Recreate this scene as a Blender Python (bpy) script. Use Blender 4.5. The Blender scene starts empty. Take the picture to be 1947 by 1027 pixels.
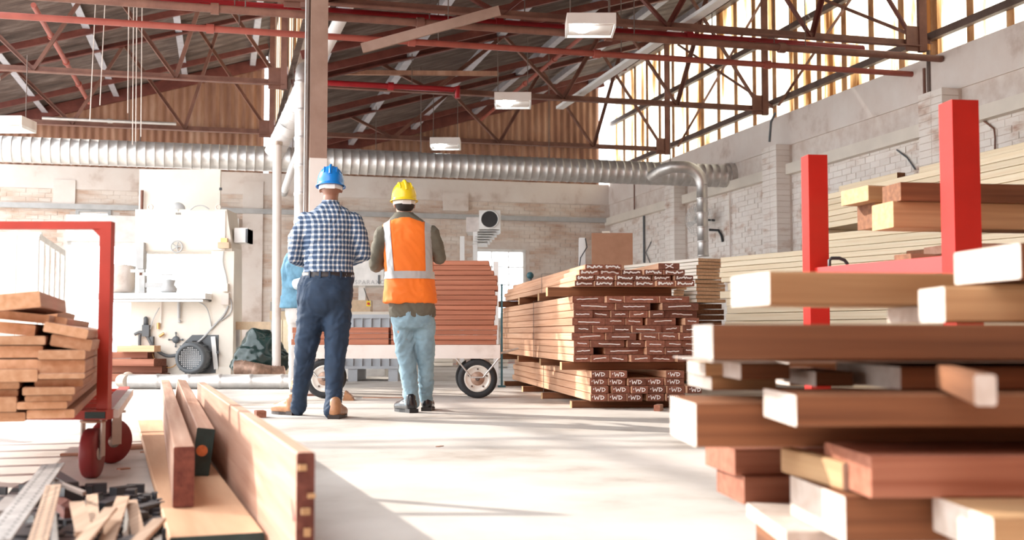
import bpy, bmesh, math, random
from mathutils import Vector, Matrix, noise
rnd = random.Random(7)
PI = math.pi
SC = bpy.context.scene
COL = SC.collection
# ---------------------------------------------------------------- camera, sky, sun, exposure
W_, H_ = 1947, 1027
FPX = 2150.0
CAMZ = 0.61
PITCH = math.atan((635 - H_ / 2) / FPX)
PSI = math.radians(14.4)          # the hall is turned this much to the left of the view
cd = bpy.data.cameras.new('camera'); cam = bpy.data.objects.new('camera', cd); COL.objects.link(cam)
cam.location = (0, 0, CAMZ); cam.rotation_euler = (PI / 2 + PITCH, 0, 0)
cd.sensor_width = 36; cd.lens = 36 * FPX / W_; cd.clip_end = 200; cd.clip_start = .05
cd.dof.use_dof = True; cd.dof.focus_distance = 9.0; cd.dof.aperture_fstop = 2.8
SC.camera = cam
vs = SC.view_settings
vs.view_transform = 'Standard'; vs.look = 'None'; vs.gamma = 1; vs.use_curve_mapping = False
vs.exposure = 0.40
wd = bpy.data.worlds.new('sky'); SC.world = wd; wd.use_nodes = True
bg = wd.node_tree.nodes['Background']; bg.inputs[0].default_value = (0.93, 0.97, 1.0, 1); bg.inputs[1].default_value = 4.0
sd = bpy.data.lights.new('sun', 'SUN'); sd.energy = 6.0; sd.angle = math.radians(1.0); sd.color = (1, .93, .84)
sun = bpy.data.objects.new('sun', sd); COL.objects.link(sun); sun.location = (-10, 12, 9)
sun.rotation_euler = Vector((0.87, -0.45, -0.50)).to_track_quat('-Z', 'Y').to_euler()
SC.cycles.use_denoising = True
SC.cycles.max_bounces = 10; SC.cycles.diffuse_bounces = 6; SC.cycles.transparent_max_bounces = 12
SC.cycles.sample_clamp_indirect = 12

# ---------------------------------------------------------------- geometry of the view
def ray(px, py):
    a = (px - W_ / 2) / FPX; b = -(py - H_ / 2) / FPX
    c, s = math.cos(PITCH), math.sin(PITCH)
    return Vector((a, c - b * s, s + b * c))
def P(px, py, D):                       # world point seen at pixel, at depth D
    r = ray(px, py); t = D / r.y
    return Vector((r.x * t, D, CAMZ + r.z * t))
def G(px, py, z=0.0):                   # world point seen at pixel, at height z
    r = ray(px, py); t = (z - CAMZ) / r.z
    return Vector((r.x * t, r.y * t, z))
cp, sp = math.cos(PSI), math.sin(PSI)
def B(x, y, z): return Vector((x * cp - y * sp, x * sp + y * cp, z))       # hall -> world
def toB(v): return Vector((v.x * cp + v.y * sp, -v.x * sp + v.y * cp, v.z))
def onX(px, py, X):                     # hall coordinates where the pixel's ray meets hall plane x = X
    r = toB(ray(px, py)); t = X / r.x; return Vector((X, r.y * t, CAMZ + r.z * t))
def onY(px, py, Y):
    r = toB(ray(px, py)); t = Y / r.y; return Vector((r.x * t, Y, CAMZ + r.z * t))
RB = Matrix.Rotation(PSI, 4, 'Z')

# ---------------------------------------------------------------- materials
MAT = {}
def newmat(name):
    m = bpy.data.materials.new(name); m.use_nodes = True; MAT[name] = m
    nt = m.node_tree; return m, nt, nt.nodes['Principled BSDF']
def node(nt, typ, **kw):
    n = nt.nodes.new(typ)
    for k, v in kw.items(): setattr(n, k, v)
    return n
def rgba(c): return (c[0], c[1], c[2], 1)
def coords(nt, scale, gen='Object'):
    mp = node(nt, 'ShaderNodeMapping'); mp.inputs['Scale'].default_value = scale
    src = node(nt, 'ShaderNodeNewGeometry').outputs['Position'] if gen == 'World' else node(nt, 'ShaderNodeTexCoord').outputs[gen]
    nt.links.new(src, mp.inputs[0]); return mp
def ramp(nt, src, stops):
    r = node(nt, 'ShaderNodeValToRGB'); e = r.color_ramp.elements
    while len(e) < len(stops): e.new(.5)
    for el, (p, c) in zip(e, stops): el.position = p; el.color = rgba(c) if not isinstance(c, float) else (c, c, c, 1)
    nt.links.new(src, r.inputs[0]); return r
def simple(name, c, rough=.6, metal=0.0, var=.12, nscale=6, bump=0.0, spec=None, rand=0.0):
    m, nt, b = newmat(name)
    mp = coords(nt, (nscale,) * 3); n = node(nt, 'ShaderNodeTexNoise'); n.inputs['Scale'].default_value = 1; n.inputs['Detail'].default_value = 5
    nt.links.new(mp.outputs[0], n.inputs[0])
    lo = [x * (1 - var) for x in c]; hi = [min(1, x * (1 + var)) for x in c]
    r = ramp(nt, n.outputs[0], [(.3, lo), (.7, hi)])
    out = r.outputs[0]
    if rand: out = randomise(nt, out, rand)
    nt.links.new(out, b.inputs['Base Color'])
    b.inputs['Roughness'].default_value = rough; b.inputs['Metallic'].default_value = metal
    if spec is not None: b.inputs['Specular IOR Level'].default_value = spec
    if bump:
        bp = node(nt, 'ShaderNodeBump'); bp.inputs['Strength'].default_value = bump; bp.inputs['Distance'].default_value = .01
        nt.links.new(n.outputs[0], bp.inputs['Height']); nt.links.new(bp.outputs[0], b.inputs['Normal'])
    return m
def randomise(nt, out, amt):
    oi = node(nt, 'ShaderNodeObjectInfo'); mr = node(nt, 'ShaderNodeMapRange')
    mr.inputs[3].default_value = 1 - amt; mr.inputs[4].default_value = 1 + amt
    nt.links.new(oi.outputs['Random'], mr.inputs[0])
    hs = node(nt, 'ShaderNodeHueSaturation'); nt.links.new(mr.outputs[0], hs.inputs['Value']); nt.links.new(out, hs.inputs['Color'])
    return hs.outputs[0]
def wood(name, c1, c2, rand=.12, rough=.65, fine=60, coarse=1.0, axis=1):
    m, nt, b = newmat(name)
    s = [fine, fine, fine]; s[axis] = coarse
    mp = coords(nt, tuple(s)); n = node(nt, 'ShaderNodeTexNoise'); n.inputs['Scale'].default_value = 1; n.inputs['Detail'].default_value = 6; n.inputs['Distortion'].default_value = .4
    oi = node(nt, 'ShaderNodeObjectInfo'); ad = node(nt, 'ShaderNodeVectorMath', operation='SCALE'); cm = node(nt, 'ShaderNodeCombineXYZ')
    nt.links.new(oi.outputs['Random'], cm.inputs[0]); nt.links.new(oi.outputs['Random'], cm.inputs[2])
    nt.links.new(cm.outputs[0], ad.inputs[0]); ad.inputs[3].default_value = 37
    v = node(nt, 'ShaderNodeVectorMath', operation='ADD'); nt.links.new(mp.outputs[0], v.inputs[0]); nt.links.new(ad.outputs[0], v.inputs[1])
    nt.links.new(v.outputs[0], n.inputs[0])
    mid = [(a + d) / 2 for a, d in zip(c1, c2)]
    r = ramp(nt, n.outputs[0], [(.25, c1), (.5, mid), (.72, c2)])
    nt.links.new(randomise(nt, r.outputs[0], rand), b.inputs['Base Color'])
    b.inputs['Roughness'].default_value = rough; b.inputs['Specular IOR Level'].default_value = .3
    bp = node(nt, 'ShaderNodeBump'); bp.inputs['Strength'].default_value = .25; bp.inputs['Distance'].default_value = .003
    nt.links.new(n.outputs[0], bp.inputs['Height']); nt.links.new(bp.outputs[0], b.inputs['Normal'])
    return m
def blotch(name, stops, scale, rough=.8, detail=8, rand=0.0, stretch=(1, 1, 1), bump=.3, metal=0.0, gen='Object', nrough=.6):
    m, nt, b = newmat(name)
    mp = coords(nt, tuple(scale * s for s in stretch), gen); n = node(nt, 'ShaderNodeTexNoise'); n.inputs['Scale'].default_value = 1; n.inputs['Detail'].default_value = detail
    n.inputs['Roughness'].default_value = nrough
    nt.links.new(mp.outputs[0], n.inputs[0]); r = ramp(nt, n.outputs[0], stops); out = r.outputs[0]
    if rand: out = randomise(nt, out, rand)
    nt.links.new(out, b.inputs['Base Color']); b.inputs['Roughness'].default_value = rough; b.inputs['Metallic'].default_value = metal
    bp = node(nt, 'ShaderNodeBump'); bp.inputs['Strength'].default_value = bump; bp.inputs['Distance'].default_value = .01
    nt.links.new(n.outputs[0], bp.inputs['Height']); nt.links.new(bp.outputs[0], b.inputs['Normal'])
    return m

blotch('whitewash', [(.30, (.40, .24, .18)), (.37, (.62, .50, .43)), (.46, (.78, .72, .67)), (.75, (.85, .81, .77))], 1.7, rand=.05, stretch=(1, 1, 2.6), gen='World')
blotch('whitewash_back', [(.28, (.44, .27, .19)), (.40, (.60, .45, .36)), (.54, (.70, .61, .54)), (.75, (.78, .72, .67))], 1.5, stretch=(1, 1, 3.2), gen='World')
blotch('raw_brick', [(.3, (.24, .10, .06)), (.6, (.42, .22, .15)), (.8, (.66, .56, .48))], 9)
blotch('plaster', [(.30, (.52, .41, .35)), (.45, (.72, .64, .59)), (.8, (.80, .75, .71))], 1.6)
blotch('mortar', [(.3, (.60, .50, .44)), (.7, (.76, .70, .65))], 5)
blotch('concrete', [(.30, (.30, .25, .21)), (.42, (.48, .44, .40)), (.58, (.58, .54, .50)), (.75, (.63, .60, .56))], 1.1, rough=.55, bump=.08, detail=10)
blotch('roof_iron', [(.3, (.07, .048, .04)), (.5, (.13, .09, .075)), (.75, (.25, .20, .18))], 1.6, rough=.7, rand=.15, stretch=(1, 3, 1), bump=.1)
blotch('cladding_iron', [(.3, (.22, .10, .065)), (.55, (.36, .19, .12)), (.8, (.50, .33, .24))], 1.5, rough=.75, rand=.12, stretch=(3, 3, .6))
blotch('red_oxide', [(.3, (.10, .022, .016)), (.6, (.16, .04, .028)), (.85, (.24, .09, .06))], 5, rough=.55, bump=.1)
blotch('column_brown', [(.3, (.25, .15, .11)), (.7, (.34, .22, .17))], 4, rough=.6, bump=.1)
blotch('brown_steel', [(.3, (.13, .05, .035)), (.7, (.24, .11, .075))], 4, rough=.6, bump=.1)
blotch('dark_steel', [(.3, (.09, .06, .05)), (.7, (.17, .12, .10))], 4, rough=.6, bump=.1)
simple('pipe_red', (.34, .012, .018), .4); simple('pipe_pink', (.36, .09, .065), .5); simple('cart_red', (.46, .014, .008), .38, var=.08)
simple('cart_red_old', (.42, .04, .025), .45, var=.15); simple('white_paint', (.80, .79, .77), .5); simple('cream', (.74, .68, .60), .5, var=.06, nscale=3)
simple('galv', (.60, .58, .56), .42, .75, var=.12, nscale=9); simple('galv_rust', (.52, .42, .35), .4, .7, var=.2, nscale=4)
simple('purlin_grey', (.50, .50, .55), .5, .2); simple('rubber', (.018, .018, .02), .7); simple('rim', (.72, .68, .62), .4, .3)
simple('hub_rust', (.42, .27, .20), .5, .4, var=.3, nscale=20); simple('black', (.02, .02, .022), .5); simple('dark_grey', (.10, .11, .12), .5)
simple('grey_plastic', (.42, .44, .47), .5, var=.05); simple('mid_grey', (.45, .45, .45), .5); simple('brass', (.6, .36, .16), .35, .8)
simple('bin_bag', (.012, .03, .028), .22, var=.2); simple('bench_wood', (.62, .47, .32), .7, nscale=12); simple('orange_cap', (.8, .25, .03), .5)
simple('chalk', (.86, .83, .80), .9); simple('caster_red', (.26, .03, .035), .45); simple('white_pvc', (.80, .79, .78), .45, var=.03)
simple('denim_shirt', (.11, .24, .34), .85, var=.2, nscale=14); simple('denim_cuff', (.50, .58, .62), .85)
simple('olive_shirt', (.13, .115, .085), .85, var=.15, nscale=12); simple('navy_chino', (.014, .032, .066), .8, var=.18, nscale=14)
simple('pale_jeans', (.24, .36, .43), .85, var=.22, nscale=9); simple('grey_trousers', (.45, .42, .40), .85)
simple('skin_dark', (.30, .14, .09), .5, var=.06); simple('skin_mid', (.50, .27, .19), .5, var=.06); simple('hair_dark', (.02, .015, .012), .8)
simple('hat_blue', (.01, .20, .62), .25, var=.04); simple('hat_yellow', (.85, .62, .02), .25, var=.03); simple('strap_white', (.78, .77, .75), .6)
simple('tan_leather', (.36, .17, .08), .4, var=.25, nscale=20); simple('black_leather', (.015, .015, .018), .2); simple('belt', (.03, .02, .018), .5)
simple('vest_orange', (.95, .20, .015), .7, var=.06, nscale=5); simple('tape', (.50, .50, .50), .4, .2, var=.05); simple('glass_dark', (.02, .03, .04), .1)
simple('teal_dark', (.03, .10, .12), .5); simple('red_mark', (.6, .02, .03), .6); simple('green_paint', (.012, .035, .035), .45, var=.3, nscale=20)
simple('orange_knot', (.55, .14, .04), .6, var=.2, nscale=60); simple('strap_steel', (.42, .38, .33), .45, .3); simple('scrap_iron', (.26, .24, .23), .5, .4, var=.2, nscale=20)
simple('black_paint', (.03, .03, .035), .4)
# woods: axis 1 is the length of a plank
wood('meranti_side', (.50, .25, .14), (.70, .43, .28)); wood('meranti_end', (.14, .045, .028), (.28, .11, .07), rand=.28, coarse=40, fine=40)
wood('meranti_panel', (.30, .10, .055), (.44, .18, .11), rand=.12, fine=30)
wood('pine_side', (.80, .64, .43), (.90, .79, .60), rand=.06); wood('pine_white', (.78, .68, .56), (.86, .80, .72), rand=.05)
wood('pine_end', (.66, .38, .21), (.80, .54, .34), rand=.10, coarse=40, fine=40); wood('brown_board', (.12, .045, .02), (.25, .105, .048), rand=.2, fine=35)
wood('tan_board', (.40, .23, .115), (.56, .36, .19), rand=.12, fine=35); wood('pale_end', (.46, .37, .31), (.60, .53, .48), rand=.06, coarse=30, fine=30)
wood('red_board', (.24, .08, .045), (.38, .16, .10), rand=.15, fine=35); wood('rough_board', (.38, .20, .13), (.56, .36, .27), rand=.06, fine=25)
wood('dark_end', (.10, .03, .025), (.20, .07, .05), rand=.1, coarse=40, fine=40); wood('floor_board', (.46, .26, .15), (.60, .38, .24), rand=.06, fine=12)
wood('cart_wood', (.52, .28, .15), (.70, .44, .28), rand=.2, fine=35); wood('strip_wood', (.24, .15, .10), (.40, .28, .20), rand=.2)
blotch('hardboard', [(.3, (.40, .20, .12)), (.7, (.46, .24, .15))], 8, bump=.02)
# gingham shirt
def gingham():
    m, nt, b = newmat('gingham')
    tc = node(nt, 'ShaderNodeTexCoord'); sx = node(nt, 'ShaderNodeSeparateXYZ'); nt.links.new(tc.outputs['Object'], sx.inputs[0])
    def band(src, per, ph=0):
        mu = node(nt, 'ShaderNodeMath', operation='MULTIPLY'); mu.inputs[1].default_value = 2 * PI / per; nt.links.new(src, mu.inputs[0])
        s = node(nt, 'ShaderNodeMath', operation='SINE'); nt.links.new(mu.outputs[0], s.inputs[0])
        r = node(nt, 'ShaderNodeMapRange'); r.inputs[1].default_value = -.65; r.inputs[2].default_value = .0; nt.links.new(s.outputs[0], r.inputs[0]); return r.outputs[0]
    y5 = node(nt, 'ShaderNodeMath', operation='MULTIPLY_ADD'); y5.inputs[1].default_value = .8; nt.links.new(sx.outputs[1], y5.inputs[0]); nt.links.new(sx.outputs[0], y5.inputs[2])
    a = band(y5.outputs[0], .0375); c = band(sx.outputs[2], .0375)
    ad = node(nt, 'ShaderNodeMath', operation='ADD'); nt.links.new(a, ad.inputs[0]); nt.links.new(c, ad.inputs[1])
    hv = node(nt, 'ShaderNodeMath', operation='MULTIPLY'); hv.inputs[1].default_value = .5; nt.links.new(ad.outputs[0], hv.inputs[0])
    r = ramp(nt, hv.outputs[0], [(0, (.66, .63, .59)), (.5, (.20, .25, .33)), (1, (.022, .05, .11))])
    nt.links.new(r.outputs[0], b.inputs['Base Color']); b.inputs['Roughness'].default_value = .85; return m
gingham()
# translucent corrugated roof light: lets daylight through, rust stained
def translucent():
    m, nt, b = newmat('roof_light')
    mp = coords(nt, (2.2, 2.2, .28)); n = node(nt, 'ShaderNodeTexNoise'); n.inputs['Scale'].default_value = 1.3; n.inputs['Detail'].default_value = 9; nt.links.new(mp.outputs[0], n.inputs[0])
    r = ramp(nt, n.outputs[0], [(.34, (.10, .035, .01)), (.41, (.45, .25, .10)), (.47, (.80, .72, .55)), (.8, (.88, .85, .76))])
    tr = node(nt, 'ShaderNodeBsdfTranslucent'); df = node(nt, 'ShaderNodeBsdfDiffuse'); mx = node(nt, 'ShaderNodeMixShader'); mx.inputs[0].default_value = .75
    nt.links.new(r.outputs[0], tr.inputs[0]); nt.links.new(r.outputs[0], df.inputs[0]); nt.links.new(df.outputs[0], mx.inputs[1]); nt.links.new(tr.outputs[0], mx.inputs[2])
    nt.links.new(mx.outputs[0], nt.nodes['Material Output'].inputs[0]); nt.nodes.remove(b)
translucent()
blotch('rust_strip', [(.3, (.30, .12, .04)), (.6, (.60, .32, .14)), (.8, (.75, .52, .30))], 5, stretch=(1, 1, .5))
def emit(name, c, s):
    m, nt, b = newmat(name); b.inputs['Base Color'].default_value = rgba(c); b.inputs['Emission Color'].default_value = rgba(c); b.inputs['Emission Strength'].default_value = s
emit('lamp_glow', (.9, .98, 1), 45)
m, nt, b = newmat('glass'); b.inputs['Transmission Weight'].default_value = 1; b.inputs['Roughness'].default_value = .02; b.inputs['IOR'].default_value = 1.02; b.inputs['Base Color'].default_value = (.95, .98, 1, 1)

# ---------------------------------------------------------------- mesh building
def wm(o):
    M = o.matrix_basis.copy()
    while o.parent: o = o.parent; M = o.matrix_basis @ M
    return M
def props(o, label=None, cat=None, group=None, kind=None):
    for k, v in (('label', label), ('category', cat), ('group', group), ('kind', kind)):
        if v: o[k] = v
    return o
def root(name, loc=(0, 0, 0), rz=0, label=None, cat=None, group=None, kind=None):
    o = bpy.data.objects.new(name, None); o.empty_display_size = .2
    o.location = loc; o.rotation_euler.z = rz; COL.objects.link(o)
    o.matrix_basis = Matrix.Translation(Vector(loc)) @ Matrix.Rotation(rz, 4, 'Z')
    return props(o, label, cat, group, kind)
def frame(d):                           # matrix whose Z is d
    d = d.normalized(); u = Vector((0, 0, 1)) if abs(d.z) < .95 else Vector((0, 1, 0))
    x = u.cross(d).normalized(); y = d.cross(x); return x, y
class MB:
    def __init__(s): s.v = []; s.f = []; s.m = []; s.sm = []
    def add(s, vs, fs, mi=0, smooth=False, M=None):
        n = len(s.v)
        s.v += [(M @ Vector(v)) if M else Vector(v) for v in vs]
        s.f += [tuple(i + n for i in f) for f in fs]; s.m += [mi] * len(fs); s.sm += [smooth] * len(fs); return s
    def box(s, x0, x1, y0, y1, z0, z1, M=None, mi=0):
        v = [(x, y, z) for z in (z0, z1) for y in (y0, y1) for x in (x0, x1)]
        return s.add(v, [(0, 2, 3, 1), (4, 5, 7, 6), (0, 1, 5, 4), (2, 6, 7, 3), (0, 4, 6, 2), (1, 3, 7, 5)], mi, False, M)
    def beam(s, a, b, w, h, mi=0, up=None):
        a = Vector(a); b = Vector(b); d = b - a; L = d.length; d.normalize()
        u = Vector(up) if up else (Vector((0, 0, 1)) if abs(d.z) < .98 else Vector((0, 1, 0)))
        x = d.cross(u).normalized(); z = x.cross(d)
        M = Matrix((( x.x, d.x, z.x, a.x), (x.y, d.y, z.y, a.y), (x.z, d.z, z.z, a.z), (0, 0, 0, 1)))
        return s.box(-w / 2, w / 2, 0, L, -h / 2, h / 2, M, mi)
    def angle(s, a, b, w, t=.008, mi=0, flip=1):      # L-section iron
        a = Vector(a); b = Vector(b); d = (b - a); L = d.length; d.normalize()
        u = Vector((0, 0, 1)) if abs(d.z) < .98 else Vector((0, 1, 0))
        x = d.cross(u).normalized() * flip; z = x.cross(d) * flip
        M = Matrix((( x.x, d.x, z.x, a.x), (x.y, d.y, z.y, a.y), (x.z, d.z, z.z, a.z), (0, 0, 0, 1)))
        s.box(-w / 2, w / 2, 0, L, -w / 2, -w / 2 + t, M, mi); return s.box(-w / 2, -w / 2 + t, 0, L, -w / 2 + t, w / 2, M, mi)
    def tube(s, pts, r, seg=10, mi=0, caps=True, ridge=0):
        pts = [Vector(p) for p in pts]; n = len(pts); rs = r if isinstance(r, (list, tuple)) else [r] * n
        vs = []; x = y = None
        for i, p in enumerate(pts):
            d = (pts[min(i + 1, n - 1)] - pts[max(i - 1, 0)]).normalized()
            if x is None: x, y = frame(d)
            else:
                x = (x - d * x.dot(d)).normalized(); y = d.cross(x)
            for k in range(seg):
                t = 2 * PI * k / seg; vs.append(p + (x * math.cos(t) + y * math.sin(t)) * rs[i])
        fs = [(i * seg + k, i * seg + (k + 1) % seg, (i + 1) * seg + (k + 1) % seg, (i + 1) * seg + k) for i in range(n - 1) for k in range(seg)]
        s.add(vs, fs, mi, True)
        if caps:
            s.add(vs[:seg], [tuple(range(seg - 1, -1, -1))], mi); s.add(vs[-seg:], [tuple(range(seg))], mi)
        return s
    def cyl(s, a, b, r, seg=16, mi=0): return s.tube([a, b], r, seg, mi)
    def capsule(s, a, b, ra, rb, seg=14):
        a = Vector(a); b = Vector(b); d = (b - a).normalized(); pts = []; rs = []
        for k in (0, 1, 2, 3):
            t = k / 4 * PI / 2; pts.append(a - d * ra * math.cos(t)); rs.append(max(.001, ra * math.sin(t)))
        pts.append(a); rs.append(ra); pts.append(b); rs.append(rb)
        for k in (3, 2, 1, 0):
            t = k / 4 * PI / 2; pts.append(b + d * rb * math.cos(t)); rs.append(max(.001, rb * math.sin(t)))
        return s.tube(pts, rs, seg)
    def limb(s, pts):                   # [(point, r), ...]
        for (a, ra), (b, rb) in zip(pts, pts[1:]): s.capsule(a, b, ra, rb)
        return s
    def ell(s, c, r, seg=20, rings=12, M=None, mi=0):
        c = Vector(c); R = M or Matrix.Identity(3); vs = []
        for i in range(1, rings):
            t = PI * i / rings
            for k in range(seg):
                p = 2 * PI * k / seg; vs.append(c + R @ Vector((r[0] * math.sin(t) * math.cos(p), r[1] * math.sin(t) * math.sin(p), r[2] * math.cos(t))))
        vs.append(c + R @ Vector((0, 0, r[2]))); vs.append(c - R @ Vector((0, 0, r[2]))); n = len(vs)
        fs = [(i * seg + k, (i + 1) * seg + k, (i + 1) * seg + (k + 1) % seg, i * seg + (k + 1) % seg) for i in range(rings - 2) for k in range(seg)]
        fs += [(n - 2, k, (k + 1) % seg) for k in range(seg)] + [((rings - 2) * seg + (k + 1) % seg, (rings - 2) * seg + k, n - 1) for k in range(seg)]
        return s.add(vs, fs, mi, True)
    def loft(s, rings, seg=28, mi=0, caps=True, pw=2.0):      # rings: (center, rx, ry) horizontal superellipses
        vs = []
        for c, rx, ry in rings:
            for k in range(seg):
                t = 2 * PI * k / seg; ct, st = math.cos(t), math.sin(t)
                f = (abs(ct) ** pw + abs(st) ** pw) ** (-1 / pw)
                vs.append((c[0] + rx * ct * f, c[1] + ry * st * f, c[2]))
        n = len(rings); up = rings[-1][0][2] > rings[0][0][2]
        fs = [(i * seg + k, i * seg + (k + 1) % seg, (i + 1) * seg + (k + 1) % seg, (i + 1) * seg + k) for i in range(n - 1) for k in range(seg)]
        if caps: fs += [tuple(range(seg - 1, -1, -1)), tuple(range((n - 1) * seg, n * seg))]
        if not up: fs = [tuple(reversed(f)) for f in fs]
        return s.add(vs, fs, mi, True)
    def lathe(s, prof, M=None, seg=24, mi=0):
        vs = []
        for r, z in prof:
            for k in range(seg): t = 2 * PI * k / seg; vs.append((max(r, .0005) * math.cos(t), max(r, .0005) * math.sin(t), z))
        n = len(prof); fs = [(i * seg + k, i * seg + (k + 1) % seg, (i + 1) * seg + (k + 1) % seg, (i + 1) * seg + k) for i in range(n - 1) for k in range(seg)]
        return s.add(vs, fs, mi, True, M)
    def prism(s, poly, y0, y1, M=None, mi=0):         # polygon in x,z pushed along y
        n = len(poly); vs = [(x, y0, z) for x, z in poly] + [(x, y1, z) for x, z in poly]
        fs = [tuple(range(n)), tuple(range(2 * n - 1, n - 1, -1))] + [(i, n + i, n + (i + 1) % n, (i + 1) % n) for i in range(n)]
        return s.add(vs, fs, mi, False, M)
    def mesh(s, name, mats, inv=None, recalc=True):
        me = bpy.data.meshes.new(name); me.from_pydata([(inv @ v) if inv else v for v in s.v], [], s.f)
        for mt in (mats if isinstance(mats, (list, tuple)) else [mats]): me.materials.append(MAT[mt])
        me.polygons.foreach_set('material_index', s.m); me.polygons.foreach_set('use_smooth', s.sm)
        if recalc:
            bm = bmesh.new(); bm.from_mesh(me); bmesh.ops.recalc_face_normals(bm, faces=bm.faces); bm.to_mesh(me); bm.free()
        me.update(); return me
    def build(s, name, mats, parent=None, label=None, cat=None, group=None, kind=None, rz=None, recalc=True):
        if parent: inv = wm(parent).inverted(); mb = Matrix.Identity(4)
        else:
            xs = [v.x for v in s.v]; ys = [v.y for v in s.v]; z0 = min(v.z for v in s.v)
            mb = Matrix.Translation(((min(xs) + max(xs)) / 2, (min(ys) + max(ys)) / 2, z0)) @ Matrix.Rotation(rz or 0, 4, 'Z'); inv = mb.inverted()
        o = bpy.data.objects.new(name, s.mesh(name, mats, inv, recalc)); COL.objects.link(o)
        if parent: o.parent = parent
        else: o.matrix_basis = mb
        return props(o, label, cat, group, kind)
def arc(c, r, a0, a1, n, ax, ay): return [Vector(c) + Vector(ax) * r * math.cos(a0 + (a1 - a0) * i / n) + Vector(ay) * r * math.sin(a0 + (a1 - a0) * i / n) for i in range(n + 1)]

PC = {}
def plank_mesh(w, l, h, mats, ch=.004):
    key = (round(w, 3), round(l, 3), round(h, 3), mats)
    if key in PC: return PC[key]
    m = MB(); c = min(ch, w / 5, h / 5); X, Y, Z = w / 2, l / 2, h / 2
    pr = [(-X + c, -Z), (X - c, -Z), (X, -Z + c), (X, Z - c), (X - c, Z), (-X + c, Z), (-X, Z - c), (-X, -Z + c)]
    vs = [(x, -Y, z) for x, z in pr] + [(x, Y, z) for x, z in pr]
    m.add(vs, [(i, (i + 1) % 8, 8 + (i + 1) % 8, 8 + i) for i in range(8)], 0)
    m.f += [tuple(range(7, -1, -1)), tuple(range(8, 16))]; m.m += [1, 1]; m.sm += [False, False]
    PC[key] = m.mesh('plank', mats); return PC[key]
def plank(corner, d, L, w, h, mats=('meranti_side', 'meranti_end'), name='plank', label=None, cat='plank', group=None, roll=0, tilt=0, side=1, parent=None):
    """corner: near bottom corner; d: length direction (x, y); width goes to the right of d when side=1"""
    dv = Vector((d[0], d[1], 0)).normalized(); n = Vector((dv.y, -dv.x, 0)) * side
    c = Vector(corner) + dv * L / 2 + n * w / 2 + Vector((0, 0, h / 2))
    o = bpy.data.objects.new(name, plank_mesh(w, L, h, mats)); COL.objects.link(o)
    M = Matrix.Translation(c) @ Matrix.Rotation(math.atan2(-dv.x, dv.y), 4, 'Z') @ Matrix.Rotation(tilt, 4, 'X') @ Matrix.Rotation(roll, 4, 'Y')
    if parent: o.parent = parent; M = wm(parent).inverted() @ M
    o.matrix_basis = M
    return props(o, label, None if parent else cat, group)
ORD = ['first', 'second', 'third', 'fourth', 'fifth', 'sixth', 'seventh', 'eighth', 'ninth', 'tenth', 'eleventh', 'twelfth', 'thirteenth', 'fourteenth', 'fifteenth', 'sixteenth', 'seventeenth', 'eighteenth']
# ================================================================ the hall
XR, YB, XV, XL, YF = 8.32, 23.68, 0.90, -6.40, -3.0      # right wall, back wall, valley, left wall, front
ZE, SL = 6.38, .295                                       # eaves, roof slope
ZB = onX(1297, 294, XR).z                                 # top of the masonry on the right
ZBB = ZB - .15
TY = [11.75, 15.80, 19.77]                                # truss lines
fl = MB().box(XL - 8, XR, YF, YB + 8, -.2, 0, RB).build('floor', 'concrete', kind='structure', rz=PSI)
fl['label'] = 'pale dusty concrete workshop floor'
def s_root(name, label): return root(name, (0, 0, 0), PSI, label=label, kind='structure')

def brickwork(parent, plane, u0, u1, z0, z1, holes, mat, sign, n_parts, near):
    """bricks on a wall: plane(u, z, out) -> world; stretcher bond, joints recessed"""
    spots = []
    k = 0; z = z0
    while z < z1 - .06:
        u = u0 + (.115 if k % 2 else 0)
        while u < u1 - .2:
            if not any(a - .21 < u < b and c - .08 < z < d for a, b, c, d in holes): spots.append((u, z))
            u += .232
        z += .086; k += 1
    spots.sort(key=near)
    bm_ = MB().box(0, .222, -.03, .0, 0, .076)
    me = None
    st = MB()
    for i, (u, z) in enumerate(spots):
        out = rnd.uniform(.004, .014)
        c = plane(u, z, out)
        if i < n_parts:
            M = c
            if me is None: me = bm_.mesh('brick', mat, None)
            o = bpy.data.objects.new('brick', me); COL.objects.link(o); o.parent = parent
            o.matrix_basis = wm(parent).inverted() @ M
        else: st.box(0, .222, -.03, 0, 0, .076, c)
    if st.v: st.build('brickwork', mat, parent, kind='stuff', recalc=False)
# right wall: u runs along hall Y; brick local x -> +Y, local -y (out face is y=0)... faces -X
def plane_right(u, z, out):
    # local x -> hall +Y ; local y -> hall -X (outward)
    return RB @ Matrix(((0, -1, 0, XR - out), (1, 0, 0, u), (0, 0, 1, z), (0, 0, 0, 1)))
def plane_back(u, z, out):
    return RB @ Matrix(((-1, 0, 0, u + .222), (0, -1, 0, YB - out), (0, 0, 1, z), (0, 0, 0, 1)))
wr = s_root('wall_right', 'whitewashed brick side wall with patches of bare brick')
MB().box(XR, XR + .3, YF, YB + .3, 0, ZB - .5, RB).build('masonry', 'mortar', wr)
MB().box(XR - .03, XR + .3, YF, YB + .3, ZB - .5, ZB, RB).build('ring_beam', 'plaster', wr, label='smooth plastered concrete band along the wall top')
brickwork(wr, plane_right, 7.0, YB - .02, .05, ZB - .86, [], 'whitewash', 1, 300, lambda s: abs(s[0] - 13) + abs(s[1] - 2.6) * 2)
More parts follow.
